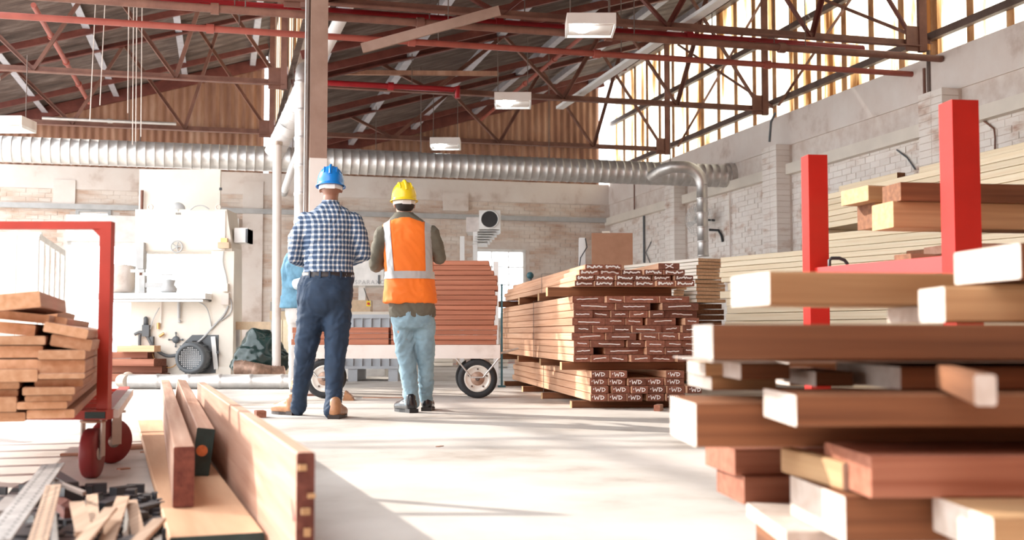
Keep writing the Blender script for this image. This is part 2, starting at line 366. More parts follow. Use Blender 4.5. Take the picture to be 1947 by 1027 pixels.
for ty in TY:
    pb = MB().box(XR - .26, XR, ty - .42, ty + .02, 0, ZB - .5 if ty > 12 else ZB - .5, RB)
    pb.build('pilaster_core', 'mortar', wr)
    st = MB(); k = 0; z = .03
    top = (ZB - .5 if ty > 12 else ZB - .5)
    while z < top - .07:
        o1 = .012; 
        st.box(XR - .26 - o1, XR - .05, ty - .43, ty - .22, z, z + .076, RB); st.box(XR - .26 - o1, XR - .05, ty - .215, ty + .03, z, z + .076, RB)
        z += .086
    st.build('pilaster_bricks', 'whitewash', wr, kind='stuff', recalc=False)
# back wall with the doorway, the vent and the window
d0, d1 = onY(128, 500, YB).x, onY(450, 500, YB).x; dz = onY(290, 462, YB).z
w0, w1 = onY(903, 500, YB).x, onY(999, 500, YB).x; wz = onY(950, 474, YB).z; wzb = .9
v0, v1 = onY(150, 412, YB).x, onY(205, 412, YB).x; vz0, vz1 = onY(178, 424, YB).z, onY(178, 403, YB).z
wb = s_root('wall_back', 'pale brick end wall behind the machines')
def wbx(x0, x1, z0, z1, nm='masonry', mt='mortar', y=0, **k): return MB().box(x0, x1, YB - y, YB + .3, z0, z1, RB).build(nm, mt, wb, **k)
ZT = ZBB - .35
m = MB()
for a in ((XL - .3, d0, 0, vz0), (d0, d1, dz, vz0), (d1, w0, 0, vz0), (w0, w1, 0, wzb), (w0, w1, wz, vz0), (w1, XR, 0, vz0), (XL - .3, v0, vz0, vz1), (v1, XR, vz0, vz1), (XL - .3, XR, vz1, ZT)):
    m.box(a[0], a[1], YB, YB + .3, a[2], a[3], RB)
m.build('masonry', 'mortar', wb)
MB().box(XL - .3, XR - .03, YB - .02, YB + .3, ZT, ZBB + .1, RB).build('ring_beam', 'plaster', wb)
brickwork(wb, plane_back, XL, XR - .05, .02, ZT - .01, [(d0 - .05, d1 + .05, -1, dz + .5), (w0 - .06, w1 + .06, wzb - .1, wz + .08), (v0 - .05, v1 + .05, vz0 - .05, vz1 + .08)], 'whitewash_back', 1, 300, lambda s: abs(s[0] - 5) + abs(s[1] - 2.9) * 1.5)
MB().box(d0 - .03, d1 + .03, YB - .12, YB, dz, dz + .52, RB).build('roller_box', 'white_paint', wb, label='white box of the roller door above the doorway')
for px0, px1, y0, y1 in ((462, 497, 345, 640), (842, 890, 366, 402), (102, 143, 342, 395)):
    a = onY(px0, y0, YB); b_ = onY(px1, y1, YB)
    MB().box(a.x, b_.x, YB - .05, YB, b_.z, a.z, RB).build('plaster_patch', 'plaster', wb)
# doorway frame, window
dw = root('door_1', B((d0 + d1) / 2, YB, 0), PSI, label='wide bright open doorway in the end wall', kind='structure')
for x in (d0, d1 - .08): MB().box(x, x + .08, YB - .06, YB + .1, 0, dz, RB).build('door_post', 'white_paint', dw)
MB().box(d0, d1, YB - .06, YB + .1, dz - .08, dz, RB).build('lintel', 'white_paint', dw)
wn = root('window_1', B((w0 + w1) / 2, YB, wzb), PSI, label='bright window with thin glazing bars beside the trolley stack', kind='structure')
m = MB()
for x in (w0, w1 - .06): m.box(x, x + .06, YB - .02, YB + .08, wzb, wz, RB)
for z in (wzb, wz - .06): m.box(w0, w1, YB - .02, YB + .08, z, z + .06, RB)
m.build('frame', 'white_paint', wn)
for i in (1, 2):
    x = w0 + (w1 - w0) * i / 3; MB().box(x - .012, x + .012, YB, YB + .05, wzb, wz, RB).build('glazing_bar', 'white_paint', wn)
for i in (1, 2, 3):
    z = wzb + (wz - wzb) * i / 4; MB().box(w0, w1, YB, YB + .05, z - .012, z + .012, RB).build('glazing_bar', 'white_paint', wn)
MB().box(w0 + .05, w1 - .05, YB + .02, YB + .026, wzb + .05, wz - .05, RB).build('pane', 'glass', wn)
vn = root('window_2', B((v0 + v1) / 2, YB, vz0), PSI, label='small louvred vent window high in the end wall', kind='structure')
m = MB()
for x in (v0 - .06, v1): m.box(x, x + .06, YB - .04, YB + .08, vz0 - .05, vz1 + .05, RB)
m.box(v0, v1, YB - .04, YB + .08, vz1, vz1 + .06, RB); m.build('frame', 'mid_grey', vn)
for i in range(5):
    z = vz0 + (vz1 - vz0) * (i + .5) / 5; MB().box(v0, v1, YB, YB + .05, z - .012, z + .012, RB).build('louvre', 'white_paint', vn)
# rails running round the walls
def wallrail(px, py, X): return onX(px, py, X).z
zr = onX(1500, 321, XR - .1).z
MB().box(XR - .12, XR, YF, YB, zr - .08, zr + .08, RB).build('trim_1', 'cream', kind='structure', label='grey metal rail running along the brick side wall', rz=PSI)
zr2 = onY(687, 407, YB - .08).z
MB().box(XL, XR, YB - .1, YB, zr2 - .05, zr2 + .05, RB).build('trim_2', 'mid_grey', kind='structure', label='grey rail running along the end wall', rz=PSI)
# unseen left and front walls added to shape the light; the left side is open to the yard
wl = s_root('wall_left_blocker', 'whitewashed side wall with tall openings')
for y0, y1, z0, z1 in ((YF, 2.0, 0, 4.2), (22.6, YB, 0, 4.2)):
    MB().box(XL - .3, XL, y0, y1, z0, z1, RB).build('masonry', 'mortar', wl)
wf = s_root('wall_front_blocker', 'whitewashed wall behind the viewer')
MB().box(XL, XR, YF - .3, YF, 0, 6.4, RB).build('masonry', 'raw_brick', wf)

# roof: corrugated sheets, one object each, sharing one mesh per bay
ce = s_root('ceiling', 'saw-tooth roof of dark corrugated iron sheets')
def corr(length, width, wave, amp, seg=6):
    m = MB(); n = int(width / wave * seg); vs = []
    for i in range(n + 1):
        u = width * i / n; h = amp * math.cos(2 * PI * u / wave)
        vs += [(0, u, h), (length, u, h)]
    return m.add(vs, [(2 * i, 2 * i + 1, 2 * i + 3, 2 * i + 2) for i in range(n)], 0, True)
LS = math.hypot(XR - XV, (XR - XV) * SL)
sh = corr(LS + .1, .80, .08, .012, 5).mesh('roof_sheet', 'roof_iron', None, False)
SHT = {}
for bay in (XV, XV - 7.30):
    y = YF
    while y < YB:
        x0 = bay - .05 if bay == XV else max(bay - .05, -.19 * y - .4)          # the left bay as far as it can be seen
        q = round((x0 - bay + .05) * 2) / 2; x0 = bay - .05 + q
        me = sh if q == 0 else SHT.setdefault(q, None) or SHT.__setitem__(q, corr((LS + .1) * (1 - q / 7.4), .80, .08, .012, 5).mesh('roof_sheet', 'roof_iron', None, False)) or SHT[q]
        o = bpy.data.objects.new('roof_sheet', me); COL.objects.link(o); o.parent = ce
        o.matrix_basis = Matrix.Translation((x0, y, ZE - (XR - XV) * SL + q * SL + rnd.uniform(0, .012))) @ Matrix.Rotation(-math.atan(SL), 4, 'Y') @ Matrix.Rotation(rnd.uniform(-.003, .003), 4, 'Z')
        y += .785
def zroof(x, bay): return ZE - (XR - XV) * SL + (x - bay) * SL
for bay in (XV, XV - 7.30):
    for i in range(6):
        x = bay + .35 + i * 1.32; z = zroof(x, bay) - .075
        MB().angle(B(x, YF, z), B(x, YB, z), .11, .012).build('purlin', 'purlin_grey', ce)
MB().box(XL - .3, XR + .3, YF - .3, YB + .3, ZE + .1, ZE + .11, RB) if False else None
# gables of upright corrugated cladding on the back wall
gs = {}
for bay in (XV, XV - 7.30):
    x = bay
    while x < bay + 7.2:
        w = min(.9, bay + 7.25 - x); top = zroof(x, bay) - .02
        m = MB(); n = int(w / .15 * 6); vs = []
        for i in range(n + 1):
            u = w * i / n; h = .022 * math.cos(2 * PI * u / .15)
            vs += [B(x + u, YB + .05 + h, ZBB), B(x + u, YB + .05 + h, zroof(x + u, bay) + .03)]
        m.add(vs, [(2 * i, 2 * i + 1, 2 * i + 3, 2 * i + 2) for i in range(n)], 0, True).build('cladding_sheet', 'cladding_iron', wb)
        x += .9
    a = B(bay, YB - .08, zroof(bay, bay) - .12); b_ = B(bay + 7.25, YB - .08, zroof(bay + 7.25, bay) - .12)
    MB().beam(a, b_, .09, .22).build('rafter', 'red_oxide', wb)
    MB().beam(B(bay + .2, YB - .06, 4.75), B(bay + 7.2, YB - .06, 4.75), .07, .07).build('girt', 'red_oxide', wb)
for yy in (15.0, 18.4, 22.0, 13.9):
    for bay in (XV, XV - 7.30):
        MB().beam(B(bay, yy, zroof(bay, bay) - .17), B(bay + 7.2, yy, zroof(bay + 7.2, bay) - .17), .06, .10).build('rafter', 'red_oxide', ce)

# roof lights above the right wall and in the valley
def glazing(name, X, z0, label, yy0, yy1):
    g = s_root(name, label); y = yy1; i = 0
    while y > yy0:
        w = .62
        m = MB(); n = 40; vs = []
        for k in range(n + 1):
            u = w * k / n; h = .010 * math.cos(2 * PI * u / .077)
            vs += [B(X + h, y - u, z0), B(X + h, y - u, ZE + .05)]
        m.add(vs, [(2 * k, 2 * k + 1, 2 * k + 3, 2 * k + 2) for k in range(n)], 0, True).build('glazing_panel', 'roof_light', g)
        MB().box(X - .015, X + .02, y - w - .10, y - w + .02, z0 + rnd.choice((0, 0, 0, .0)), ZE, RB).build('rusty_strip', 'rust_strip', g)
        y -= w + .07; i += 1
    return g
g1 = glazing('window_3', XR + .12, ZB, 'rust-streaked translucent sheeting above the brick side wall', 8.0, YB)
for zz in (onX(1303, 264, XR).z, onX(1303, 158, XR).z): MB().box(XR, XR + .08, 8, YB, zz - .045, zz + .045, RB).build('girt', 'dark_steel', g1)
MB().box(XR - .02, XR + .12, 8, YB, ZE - .12, ZE + .05, RB).build('eaves_beam', 'dark_steel', g1)
g2 = glazing('window_4', XV + .02, 4.35, 'translucent sheeting in the roof valley behind the steel column', 9.5, YB)
MB().box(XV - .05, XV + .05, 8, YB, ZE - .14, ZE + .02, RB).build('eaves_beam', 'dark_steel', g2)
MB().box(XV + .03, XV + .20, 8, YB, 4.18, 4.22, RB).build('valley_gutter', 'galv_rust', g2)
# sides of the glazing nearer than the picture shows
MB().box(XR, XR + .2, YF, 8.5, ZB, ZE + .1, RB).build('upper_wall', 'mortar', wr)
MB().box(XV - .02, XV + .02, YF, 9.4, 4.3, ZE, RB).build('valley_wall', 'mortar', ce)

# ---------------------------------------------------------------- roof trusses, one thing each
ZC = 4.09
names = ['nearest', 'middle', 'farthest']
for bi, bay in enumerate((XV, XV - 7.30)):
    side = 'right' if bi == 0 else 'left'
    for ti, ty in enumerate(TY):
        t = root('roof_truss', B(bay, ty, ZC), PSI, 'red-brown steel lattice truss, %s of the three spanning the %s bay' % (names[ti], side), 'roof truss', 'steel roof trusses')
        xe = bay + 7.2
        MB().angle(B(bay, ty, ZC), B(xe, ty, ZC), .09, .014).build('bottom_chord', 'brown_steel', t)
        MB().angle(B(bay, ty, zroof(bay, bay) - .1), B(xe, ty, zroof(xe, bay) - .12), .10, .02).build('top_chord', 'red_oxide', t)
        def top(u): return B(bay + u, ty + .03, zroof(bay + u, bay) - .12)
        def bot(u): return B(bay + u, ty + .03, ZC)
        seq = [(1.15, 0), (1.95, 1), (3.05, 0), (3.95, 1), (4.85, 0), (5.75, 1)]
        for a, b_ in ((top(1.25), bot(2.0)), (bot(2.0), top(3.05)), (top(3.05), bot(3.95)), (bot(3.95), top(4.75)), (top(4.75), bot(5.75)), (bot(5.75), top(6.3)), (top(5.95), bot(7.15))):
            MB().angle(a, b_, .058, .01).build('web', 'brown_steel' if ti else 'red_oxide', t)
        MB().beam(B(xe, ty, ZC - .1), B(xe, ty, ZE - .05), .09, .09).build('end_post', 'brown_steel', t)
        MB().box(xe - .22, xe + .02, ty - .012, ty + .012, ZC - .1, ZC + .2, RB).build('gusset_plate', 'brown_steel', t)
# X bracing on the glazing plane
for i, (y0, y1) in enumerate(((TY[0], TY[1]), (TY[1], TY[2]))):
    br = root('wind_brace', B(XR - .1, y0, ZC), PSI, 'thin rusty diagonal braces in front of the %s roof light' % ('nearer' if i == 0 else 'farther'), 'brace', 'wind braces')
    MB().angle(B(XR - .02, y0 + .1, ZC + .05), B(XR - .02, y1 - .1, ZE - .3), .045, .008).build('bar', 'brown_steel', br)
    MB().angle(B(XR - .05, y1 - .1, ZC + .05), B(XR - .05, y0 + .1, ZE - .3), .045, .008).build('bar', 'brown_steel', br)
# steel column with conduit
cx = onY(605, 200, 11.4).x
cl = root('steel_column', B(cx, 11.4, 0), PSI, 'tall brown steel column with pale lower part behind the man in blue hard hat', 'column')
zc = onY(605, 303, 11.4).z
def ibeam(z0, z1, mt, nm):
    m = MB(); a = .085
    m.box(cx - a, cx + a, 11.32, 11.34, z0, z1, RB); m.box(cx - a, cx + a, 11.46, 11.48, z0, z1, RB); m.box(cx - .01, cx + .01, 11.34, 11.46, z0, z1, RB)
    return m.build(nm, mt, cl)
ibeam(zc, 5.45, 'column_brown', 'upper_shaft'); ibeam(0, zc, 'plaster', 'lower_shaft')
MB().box(cx - .13, cx + .13, 11.3, 11.55, 0, .02, RB).build('base_plate', 'brown_steel', cl)
MB().cyl(B(cx - .103, 11.4, 0), B(cx - .103, 11.4, 5.4), .016, 8).build('conduit', 'dark_steel', cl)
MB().cyl(B(cx - .128, 11.42, 1.6), B(cx - .128, 11.42, 5.4), .008, 8).build('conduit', 'galv', cl)

# ---------------------------------------------------------------- pipes and ducts
def hx(px, Y): return onY(px, 300, Y).x
def xpipe(name, Y, p0, p1, r, mt, label, cat='pipe', group=None, endup=None, n=2):
    a = onY(p0[0], p0[1], Y); b_ = onY(p1[0], p1[1], Y); z = (a.z + b_.z) / 2; a.z = z; b_.z = z
    pts = [B(*a), B(*b_)]
    if endup: pts = pts[:-1] + [B(b_.x - .06, Y, z), B(b_.x, Y, z + .05), B(b_.x, Y, z + endup)]
    m = MB().tube(pts, r, 10)
    t = root(name, pts[0], PSI, label, cat, group); m.build('run', mt, t)
    L = (b_.x - a.x); k = max(2, int(L / 2.0))
    for i in range(1, k):
        x = a.x + L * i / k; MB().tube([B(x - .04, Y, z), B(x + .04, Y, z)], r * 1.45, 10).build('coupling', mt, t)
        MB().cyl(B(x + .3, Y, z + r), B(x + .3, Y, min(zroof(x + .3, XV if x > XV - .3 else XV - 7.30), 6) - .05), .006, 6).build('hanger', 'dark_steel', t)
    return t
xpipe('sprinkler_pipe', 11.95, (-20, -3), (1722, 95), .035, 'pipe_red', 'thin bright red pipe just above the thicker red pipe near the ceiling')
xpipe('sprinkler_pipe', 12.08, (120, -8), (1640, 92), .055, 'pipe_red', 'thick bright red pipe crossing the hall near the top of the picture')
xpipe('sprinkler_pipe', 12.25, (-20, 42), (1758, 131), .035, 'pipe_pink', 'dull red water pipe crossing the hall and turning up at the brick wall', endup=.22)
xpipe('air_pipe', 11.62, (-20, 2), (1790, 100), .04, 'brown_steel', 'brown pipe with white lower edge along the nearest truss')
xpipe('sprinkler_pipe', 15.6, (612, 157), (870, 171), .04, 'pipe_red', 'short bright red pipe ending in an elbow right of the steel column', endup=-.12)
xpipe('air_pipe', 19.5, (80, 225), (335, 235), .025, 'galv', 'thin silver pipe under the roof of the left bay')
xpipe('air_pipe', 19.4, (560, 282), (800, 291), .022, 'galv', 'thin silver pipe just above the big duct')
def ypipe(name, p0, p1, z, r, mt, label, cat='pipe', sag=0, straps=False):
    a = G(p0[0], p0[1], z); b_ = G(p1[0], p1[1], z); ha, hb = toB(a), toB(b_); X = (ha.x + hb.x) / 2
    t = root(name, B(X, ha.y, z), PSI, label, cat)
    y0, y1 = min(ha.y, hb.y), min(max(ha.y, hb.y), YB - .1)
    MB().tube([B(X, y0, z), B(X, (y0 + y1) / 2, z), B(X, y1, z)], r, 10).build('run', mt, t)
    k = int((y1 - y0) / 1.5)
    for i in range(1, k):
        y = y0 + (y1 - y0) * i / k; MB().tube([B(X, y - .03, z), B(X, y + .03, z)], r * 1.5, 10).build('clamp', mt, t)
    return X, y0, y1
ypipe('water_pipe', (1190, 62), (862, 228), 5.0, .032, 'pipe_pink', 'pinkish pipe running away under the right roof slope')
ypipe('water_pipe', (790, 0), (650, 227), 4.9, .04, 'white_pvc', 'white pipe running away under the roof just right of the column')
ypipe('water_pipe', (70, 10), (165, 195), 4.75, .035, 'pipe_pink', 'pink pipe running away under the left roof slope')
# big spiral duct across the back
def spiral(pts, r, step=.12, lip=.004, seg=20):
    """duct with raised seams every step metres"""
    P_ = [Vector(p) for p in pts]; out = []; rs = []
    for a, b_ in zip(P_, P_[1:]):
        L = (b_ - a).length; n = max(1, int(L / step))
        for i in range(n):
            for f, dr in ((0, 0), (.03, 0), (.86, 0), (.88, lip), (.97, lip)):
                out.append(a.lerp(b_, (i + f) / n)); rs.append(r + dr)
    out.append(P_[-1]); rs.append(r)
    return out, rs
yd = onX(1380, 326, XR).y
c0 = onY(885, 317, yd - .25); zt_, zb_ = onY(885, 294, yd - .25).z, onY(885, 339, yd - .25).z
DR = (zt_ - zb_) / 2; ZD = (zt_ + zb_) / 2; DY = yd - .25
dt = root('spiral_duct', B(0, DY, ZD), PSI, 'big silver spiral duct crossing the whole hall above the men', 'duct')
pts, rs = spiral([B(XL + .2, DY, ZD), B(XR - .02, DY, ZD)], DR, .13, .005)
MB().tube(pts, rs, 28).build('main_run', 'galv', dt)
MB().tube([B(XR - .1, DY, ZD), B(XR - .0, DY, ZD)], DR + .04, 28).build('flange', 'galv', dt)
for k in range(7):
    x = XL + 1 + k * 2.1; MB().tube([B(x, DY, ZD + DR), B(x, DY, 5.2)], .008, 6).build('hanger', 'dark_steel', dt)
for nm, p0, p1, lb in (('cable_tray', (1418, 0), (905, 298), 'long pale cable tray running diagonally across the right bay'), ('cable_tray', (-30, 128), (97, 270), 'pale cable tray running away at the far left')):
    z = 4.17; a = toB(G(*p0, z)); b_ = toB(G(*p1, z)); X = (a.x + b_.x) / 2; y0 = min(a.y, b_.y); y1 = DY - .45
    t = root(nm, B(X, y0, z), PSI, lb, 'cable tray', 'cable trays on the truss chords')
    m = MB(); m.box(X - .06, X + .06, y0, y1, z - .005, z + .005, RB); m.box(X - .06, X - .055, y0, y1, z, z + .04, RB); m.box(X + .055, X + .06, y0, y1, z, z + .04, RB); m.build('tray', 'white_pvc', t)
    for dx in (-.03, 0, .03):
        MB().tube([B(X + dx + .008 * math.sin(k * 1.7 + dx * 90), y0 + (y1 - y0) * k / 24, z + .02) for k in range(25)], .012, 6).build('cable', 'cream', t)
# branch duct: leaves the big duct towards the viewer, turns down in front of the fan
Db = 17.2
e0 = P(1335, 330, Db); zd0 = P(1300, 325, Db).z
xs_ = P(1335, 400, Db).x; xb = P(1262, 330, Db).x
r_ = 10.5 / (FPX / Db)
bp = arc((xs_ - .28, Db, zd0 - .28 + .06), .28, PI / 2, 0, 8, (1, 0, 0), (0, 0, 1))
dpath = [B(*(toB(Vector((xb - .1, Db + .6, zd0)))))] + [Vector((xb, Db + .1, zd0 + .03)), Vector((xb + .12, Db, zd0 + .06))] + bp + [P(1337, 488, Db)]
t = root('branch_duct', P(1337, 488, Db), 0, 'slim silver duct bending down from the big duct in front of the wall fan', 'duct')
n0 = len(dpath) - 1
MB().tube(dpath[:-1], r_ * 1.1, 16).build('elbow', 'galv', t)
pts, rs = spiral([dpath[-2], dpath[-1]], r_, .2, .006); MB().tube(pts, rs, 16).build('drop', 'galv', t)
# white duct slanting beside the column, vertical silver ducts
wp = [P(521, 292, 13.6), P(548, 236, 13.4), P(582, 160, 13.1), P(628, 75, 12.75), P(672, -12, 12.4)]
t = root('slanting_duct', wp[0], 0, 'white slanting pipe passing behind the steel column with an open lower end', 'duct')
pts, rs = spiral(wp[:3], .12, .1, .005); MB().tube(pts, rs, 18, caps=False).build('lower_length', 'white_pvc', t)
MB().tube(wp[2:], .075, 14).build('upper_length', 'white_pvc', t)
Dv = 12.45
vp = [P(574, 450, Dv)] + [P(574, 155, Dv)] + arc(P(574, 155, Dv) + Vector((0, .18, 0)), .18, PI, PI / 2, 6, (0, 1, 0), (0, 0, 1))
t = root('vertical_duct', P(574, 640, Dv), 0, 'thick silver upright duct just left of the steel column', 'duct')
vp[0].z = 0.0
pts, rs = spiral([vp[0], vp[1]], 13.5 / (FPX / Dv), .3, .006); MB().tube(pts + vp[2:], rs + [13.5 / (FPX / Dv)] * (len(vp) - 2), 20).build('run', 'galv', t)
Dv = 13.4
a = P(527, 600, Dv); b_ = P(527, 276, Dv); a.z = 0
t = root('vertical_duct', a, 0, 'slim beige upright duct left of the silver one', 'duct')
MB().tube(spiral([a, b_], 8.5 / (FPX / Dv), .4, .004)[0], 8.5 / (FPX / Dv), 14).build('run', 'plaster', t)
MB().tube([b_, b_ + Vector((0, 0, .04))], 10 / (FPX / Dv), 14).build('cap', 'galv_rust', t)
a, b_ = P(539, 368, 15.5), P(556, 318, 15.0)
hg = P(556, 318, 15.0); t = root('hanging_tube', a, 0, 'short white tube end hanging below the big duct beside the column', 'tube'); MB().tube([a, b_, P(575, 270, 14.6)], .05, 12).build('tube', 'white_pvc', t); MB().tube([a, a + (b_ - a) * .12], .055, 12).build('tip', 'mid_grey', t); MB().cyl(hg, Vector((hg.x, hg.y, 5.3)), .006, 6).build('hanger', 'dark_steel', t)
# loose brown plank lying in the truss, pale timber on chord
a, b_ = P(688, 92, 11.5), P(950, 20, 11.5)
MB().beam(a, b_, .035, .10).build('loose_brace', 'column_brown', bpy.data.objects['roof_truss'], label='brown board laid slanting across the truss')
a, b_ = P(640, 138, 15.9), P(948, 140, 15.9); MB().beam(a, b_, .07, .06).build('loose_board', 'cladding_iron', None, 'thin light brown batten lying level behind the sloping rafter', 'board')

# lamps
def lamp(px, py, w, label, lit_frac=.5):
    D = .49 * FPX / w; c = P(px, py, D)
    t = root('ceiling_lamp', c, 0, label, 'lamp', 'box lamps hanging under the trusses')
    h = .11; W2 = .245; m = MB()
    m.box(c.x - W2, c.x + W2, D - .22, D + .22, c.z - .0, c.z + h); m.build('housing', 'plaster', t)
    m = MB(); 
    for k in range(1, 2): m.box(c.x - W2 + .02, c.x + W2 - .02, D - .2 + k * .39, D - .19 + k * .39, c.z - .035, c.z)
    m.box(c.x - W2, c.x - W2 + .02, D - .21, D + .21, c.z - .035, c.z); m.box(c.x + W2 - .02, c.x + W2, D - .21, D + .21, c.z - .035, c.z)
    m.build('rim', 'white_paint', t)
    MB().box(c.x - .21, c.x + .21, D - .18, D + .18, c.z - .012, c.z - .004).build('diffuser', 'plaster', t)
    MB().ell((c.x - .09, D - .12, c.z - .01), (.10, .10, .055), 16, 10).build('bulb', 'lamp_glow', t)
    for s in (-1, 1): MB().cyl((c.x + s * .2, D, c.z + h), (c.x + s * .2, D, c.z + h + .8), .006, 6).build('hanger', 'dark_steel', t)
    return t
lamp(1122, 56, 93, 'largest box lamp, bright, near the top right of the hall')
lamp(975, 197, 70, 'middle box lamp of the receding row, bright')
lamp(847, 278, 57, 'smallest and farthest box lamp, just above the big duct')
lamp(18, 243, 76, 'white box lamp cut by the left edge of the picture')
# ================================================================ timber pack in the middle
def px2m(D): return FPX / D
def strokes(parent, o, u, w, lines, t=.006, name='chalk_mark'):
    """chalk strokes on an end face: o origin (bottom left of the face), u right vector, lines in metres"""
    u = Vector(u).normalized(); n = Vector((0, 0, 1)).cross(u).normalized() * -1      # towards the viewer
    if n.y > 0: n = -n
    m = MB(); 
    for ln in lines:
        for (a, b), (c, d) in zip(ln, ln[1:]):
            p = Vector(o) + u * a + Vector((0, 0, b)); q = Vector(o) + u * c + Vector((0, 0, d))
            dv = (q - p); L = dv.length
            if L < 1e-5: continue
            dv.normalize(); s = dv.cross(n) * t / 2; k = len(m.v)
            p = p - dv * t * .3; q = q + dv * t * .3
            m.add([p + s + n * .0005, p - s + n * .0005, q - s + n * .0005, q + s + n * .0005, p + s + n * .002, p - s + n * .002, q - s + n * .002, q + s + n * .002],
                  [(4, 5, 6, 7), (0, 1, 5, 4), (1, 2, 6, 5), (2, 3, 7, 6), (3, 0, 4, 7)])
    return m.build(name, 'chalk', parent)
AL = math.atan((665 - 973.5) / FPX); DP = Vector((math.sin(AL), math.cos(AL), 0)); UP_ = Vector((math.cos(AL), -math.sin(AL), 0))
D0 = 9.24
def zx(v, s=3.113, o=930): return o + v / s
def pack_row(row, y0, y1, xs, tag, mark, L=4.4, D=D0, mats=('meranti_side', 'meranti_end'), stag=.03, s=3.113, ox=930, oy=470, group='planks of the end-on timber pack', x_ref=1090):
    ya, yb = oy + y0 / s, oy + y1 / s
    zt = P(x_ref, ya, D).z; zb = P(x_ref, yb, D).z; h = zt - zb - .003
    for i, (a, b_) in enumerate(xs):
        p = P(zx(a, s, ox), 640, D); q = P(zx(b_, s, ox), 640, D)
        w = (q - p).length - .004
        st = rnd.uniform(-stag, stag); c = Vector((p.x, D - (p.x - P(x_ref, 640, D).x) * math.tan(-AL) * -1 * -1, zb)) 
        c.y = D - (p.x - P(x_ref, 640, D).x) * math.tan(-AL) * -1 if False else D
        c = c + DP * st
        o = plank(c, DP, L + rnd.uniform(-.15, .1), w, h, mats, label='%s, %s plank from the left' % (tag, ORD[i]), group=group)
        if mark == 'line':
            k = rnd.random(); f0, f1 = .12 + .15 * k, .88 - .15 * rnd.random(); n = 7; yy = h * rnd.uniform(.42, .6); sl = rnd.uniform(-.012, .012)
            ln = [(w * (f0 + (f1 - f0) * j / n), yy + sl * (j / n - .5) + rnd.uniform(-.0022, .0022)) for j in range(n + 1)]
            strokes(o, c, UP_, w, [ln], .007)
        elif mark == 'bold':
            n = 12; ln = [(w * (.1 + .8 * j / n), h * .5 + rnd.uniform(-.008, .008)) for j in range(n + 1)]
            strokes(o, c, UP_, w, [ln, [(w * .12, h * .3), (w * .14, h * .75)]], .011)
        elif mark == 'x':
            strokes(o, c, UP_, w, [[(w * .35, h * .2), (w * .68, h * .85)], [(w * .33, h * .75), (w * .7, h * .25)]], .008)
        elif mark == 'wd':
            f = min(1, w / .13); z = lambda t: h * (.22 + .56 * t); jx = rnd.uniform(-.006, .006)
            def q_(pts): return [((x * .13 + .0 + jx) * f, z(y)) for x, y in pts]
            ls = [q_([(.13, .55), (.15, .8)]), q_([(.28, .05), (.33, .95), (.42, .35), (.52, 1.0), (.55, .1)] if False else [(.26, 1), (.31, .05), (.42, .7), (.5, .05), (.58, 1)]), q_([(.68, .9), (.68, .05), (.82, .2), (.88, .55), (.8, .85), (.64, .95)])]
            strokes(o, c, UP_, w, ls, .006)
        elif mark == 'plain': pass
RB_ = [
 ('top course of the upper stack', 101, 131, [(567, 681), (683, 790)], 'bold'),
 ('second course of the upper stack', 131, 164, [(534, 655), (657, 789), (791, 916), (918, 1036), (1038, 1169)], 'bold'),
 ('third course of the upper stack', 164, 197, [(513, 624), (630, 747), (750, 860), (863, 970), (977, 1088), (1103, 1218)], 'bold'),
 ('bottom course of the upper stack', 197, 232, [(508, 622), (624, 740), (750, 862), (864, 986), (989, 1100), (1102, 1218)], 'bold'),
 ('top course of the middle stack', 288, 329, [(497, 692), (694, 797), (799, 1010), (1014, 1197)], 'line'),
 ('second course of the middle stack', 329, 373, [(495, 746), (749, 960), (1021, 1244)], 'line'),
 ('third course of the middle stack', 373, 417, [(497, 614), (619, 722), (724, 833), (835, 947), (950, 1038), (1042, 1246)], 'line'),
 ('fourth course of the middle stack', 417, 462, [(490, 690), (692, 813), (816, 920), (938, 1116), (1158, 1245)], 'line'),
 ('fifth course of the middle stack', 462, 506, [(500, 610), (612, 733), (735, 841), (844, 1025), (1027, 1140), (1142, 1246)], 'line'),
 ('sixth course of the middle stack', 506, 550, [(486, 686), (688, 873), (895, 1000), (1002, 1120), (1122, 1246)], 'line'),
 ('seventh course of the middle stack', 550, 593, [(499, 597), (599, 806), (818, 924), (926, 1040), (1042, 1150), (1152, 1246)], 'line'),
 ('eighth course of the middle stack', 593, 636, [(500, 620), (690, 925), (928, 1036), (1040, 1150), (1152, 1246)], 'line'),
 ('ninth course of the middle stack', 636, 680, [(498, 601), (603, 718), (720, 828), (836, 954), (956, 1110), (1112, 1246)], 'line'),
 ('top course of the lowest stack', 730, 775, [(605, 712), (714, 818), (1048, 1162)], 'wd'),
 ('second course of the lowest stack', 775, 820, [(598, 707), (709, 813), (820, 930), (932, 1042), (1046, 1162)], 'wd'),
 ('third course of the lowest stack', 820, 866, [(600, 708), (727, 836), (840, 939), (942, 1048), (1052, 1163), (1165, 1255)], 'wd'),
 ('bottom course of the lowest stack', 866, 912, [(595, 697), (700, 810), (812, 907), (935, 1040), (1046, 1162)], 'wd'),
]
for tg, y0, y1, xs, mk in RB_: pack_row(0, y0, y1, xs, tg, mk, L=4.3 if 'upper' in tg else 4.45)
pack_row(0, 92, 130, [(1008, 1140)], 'lone plank with chalk cross on the upper stack', 'x', L=3.6)
COL.objects[-1] if False else None
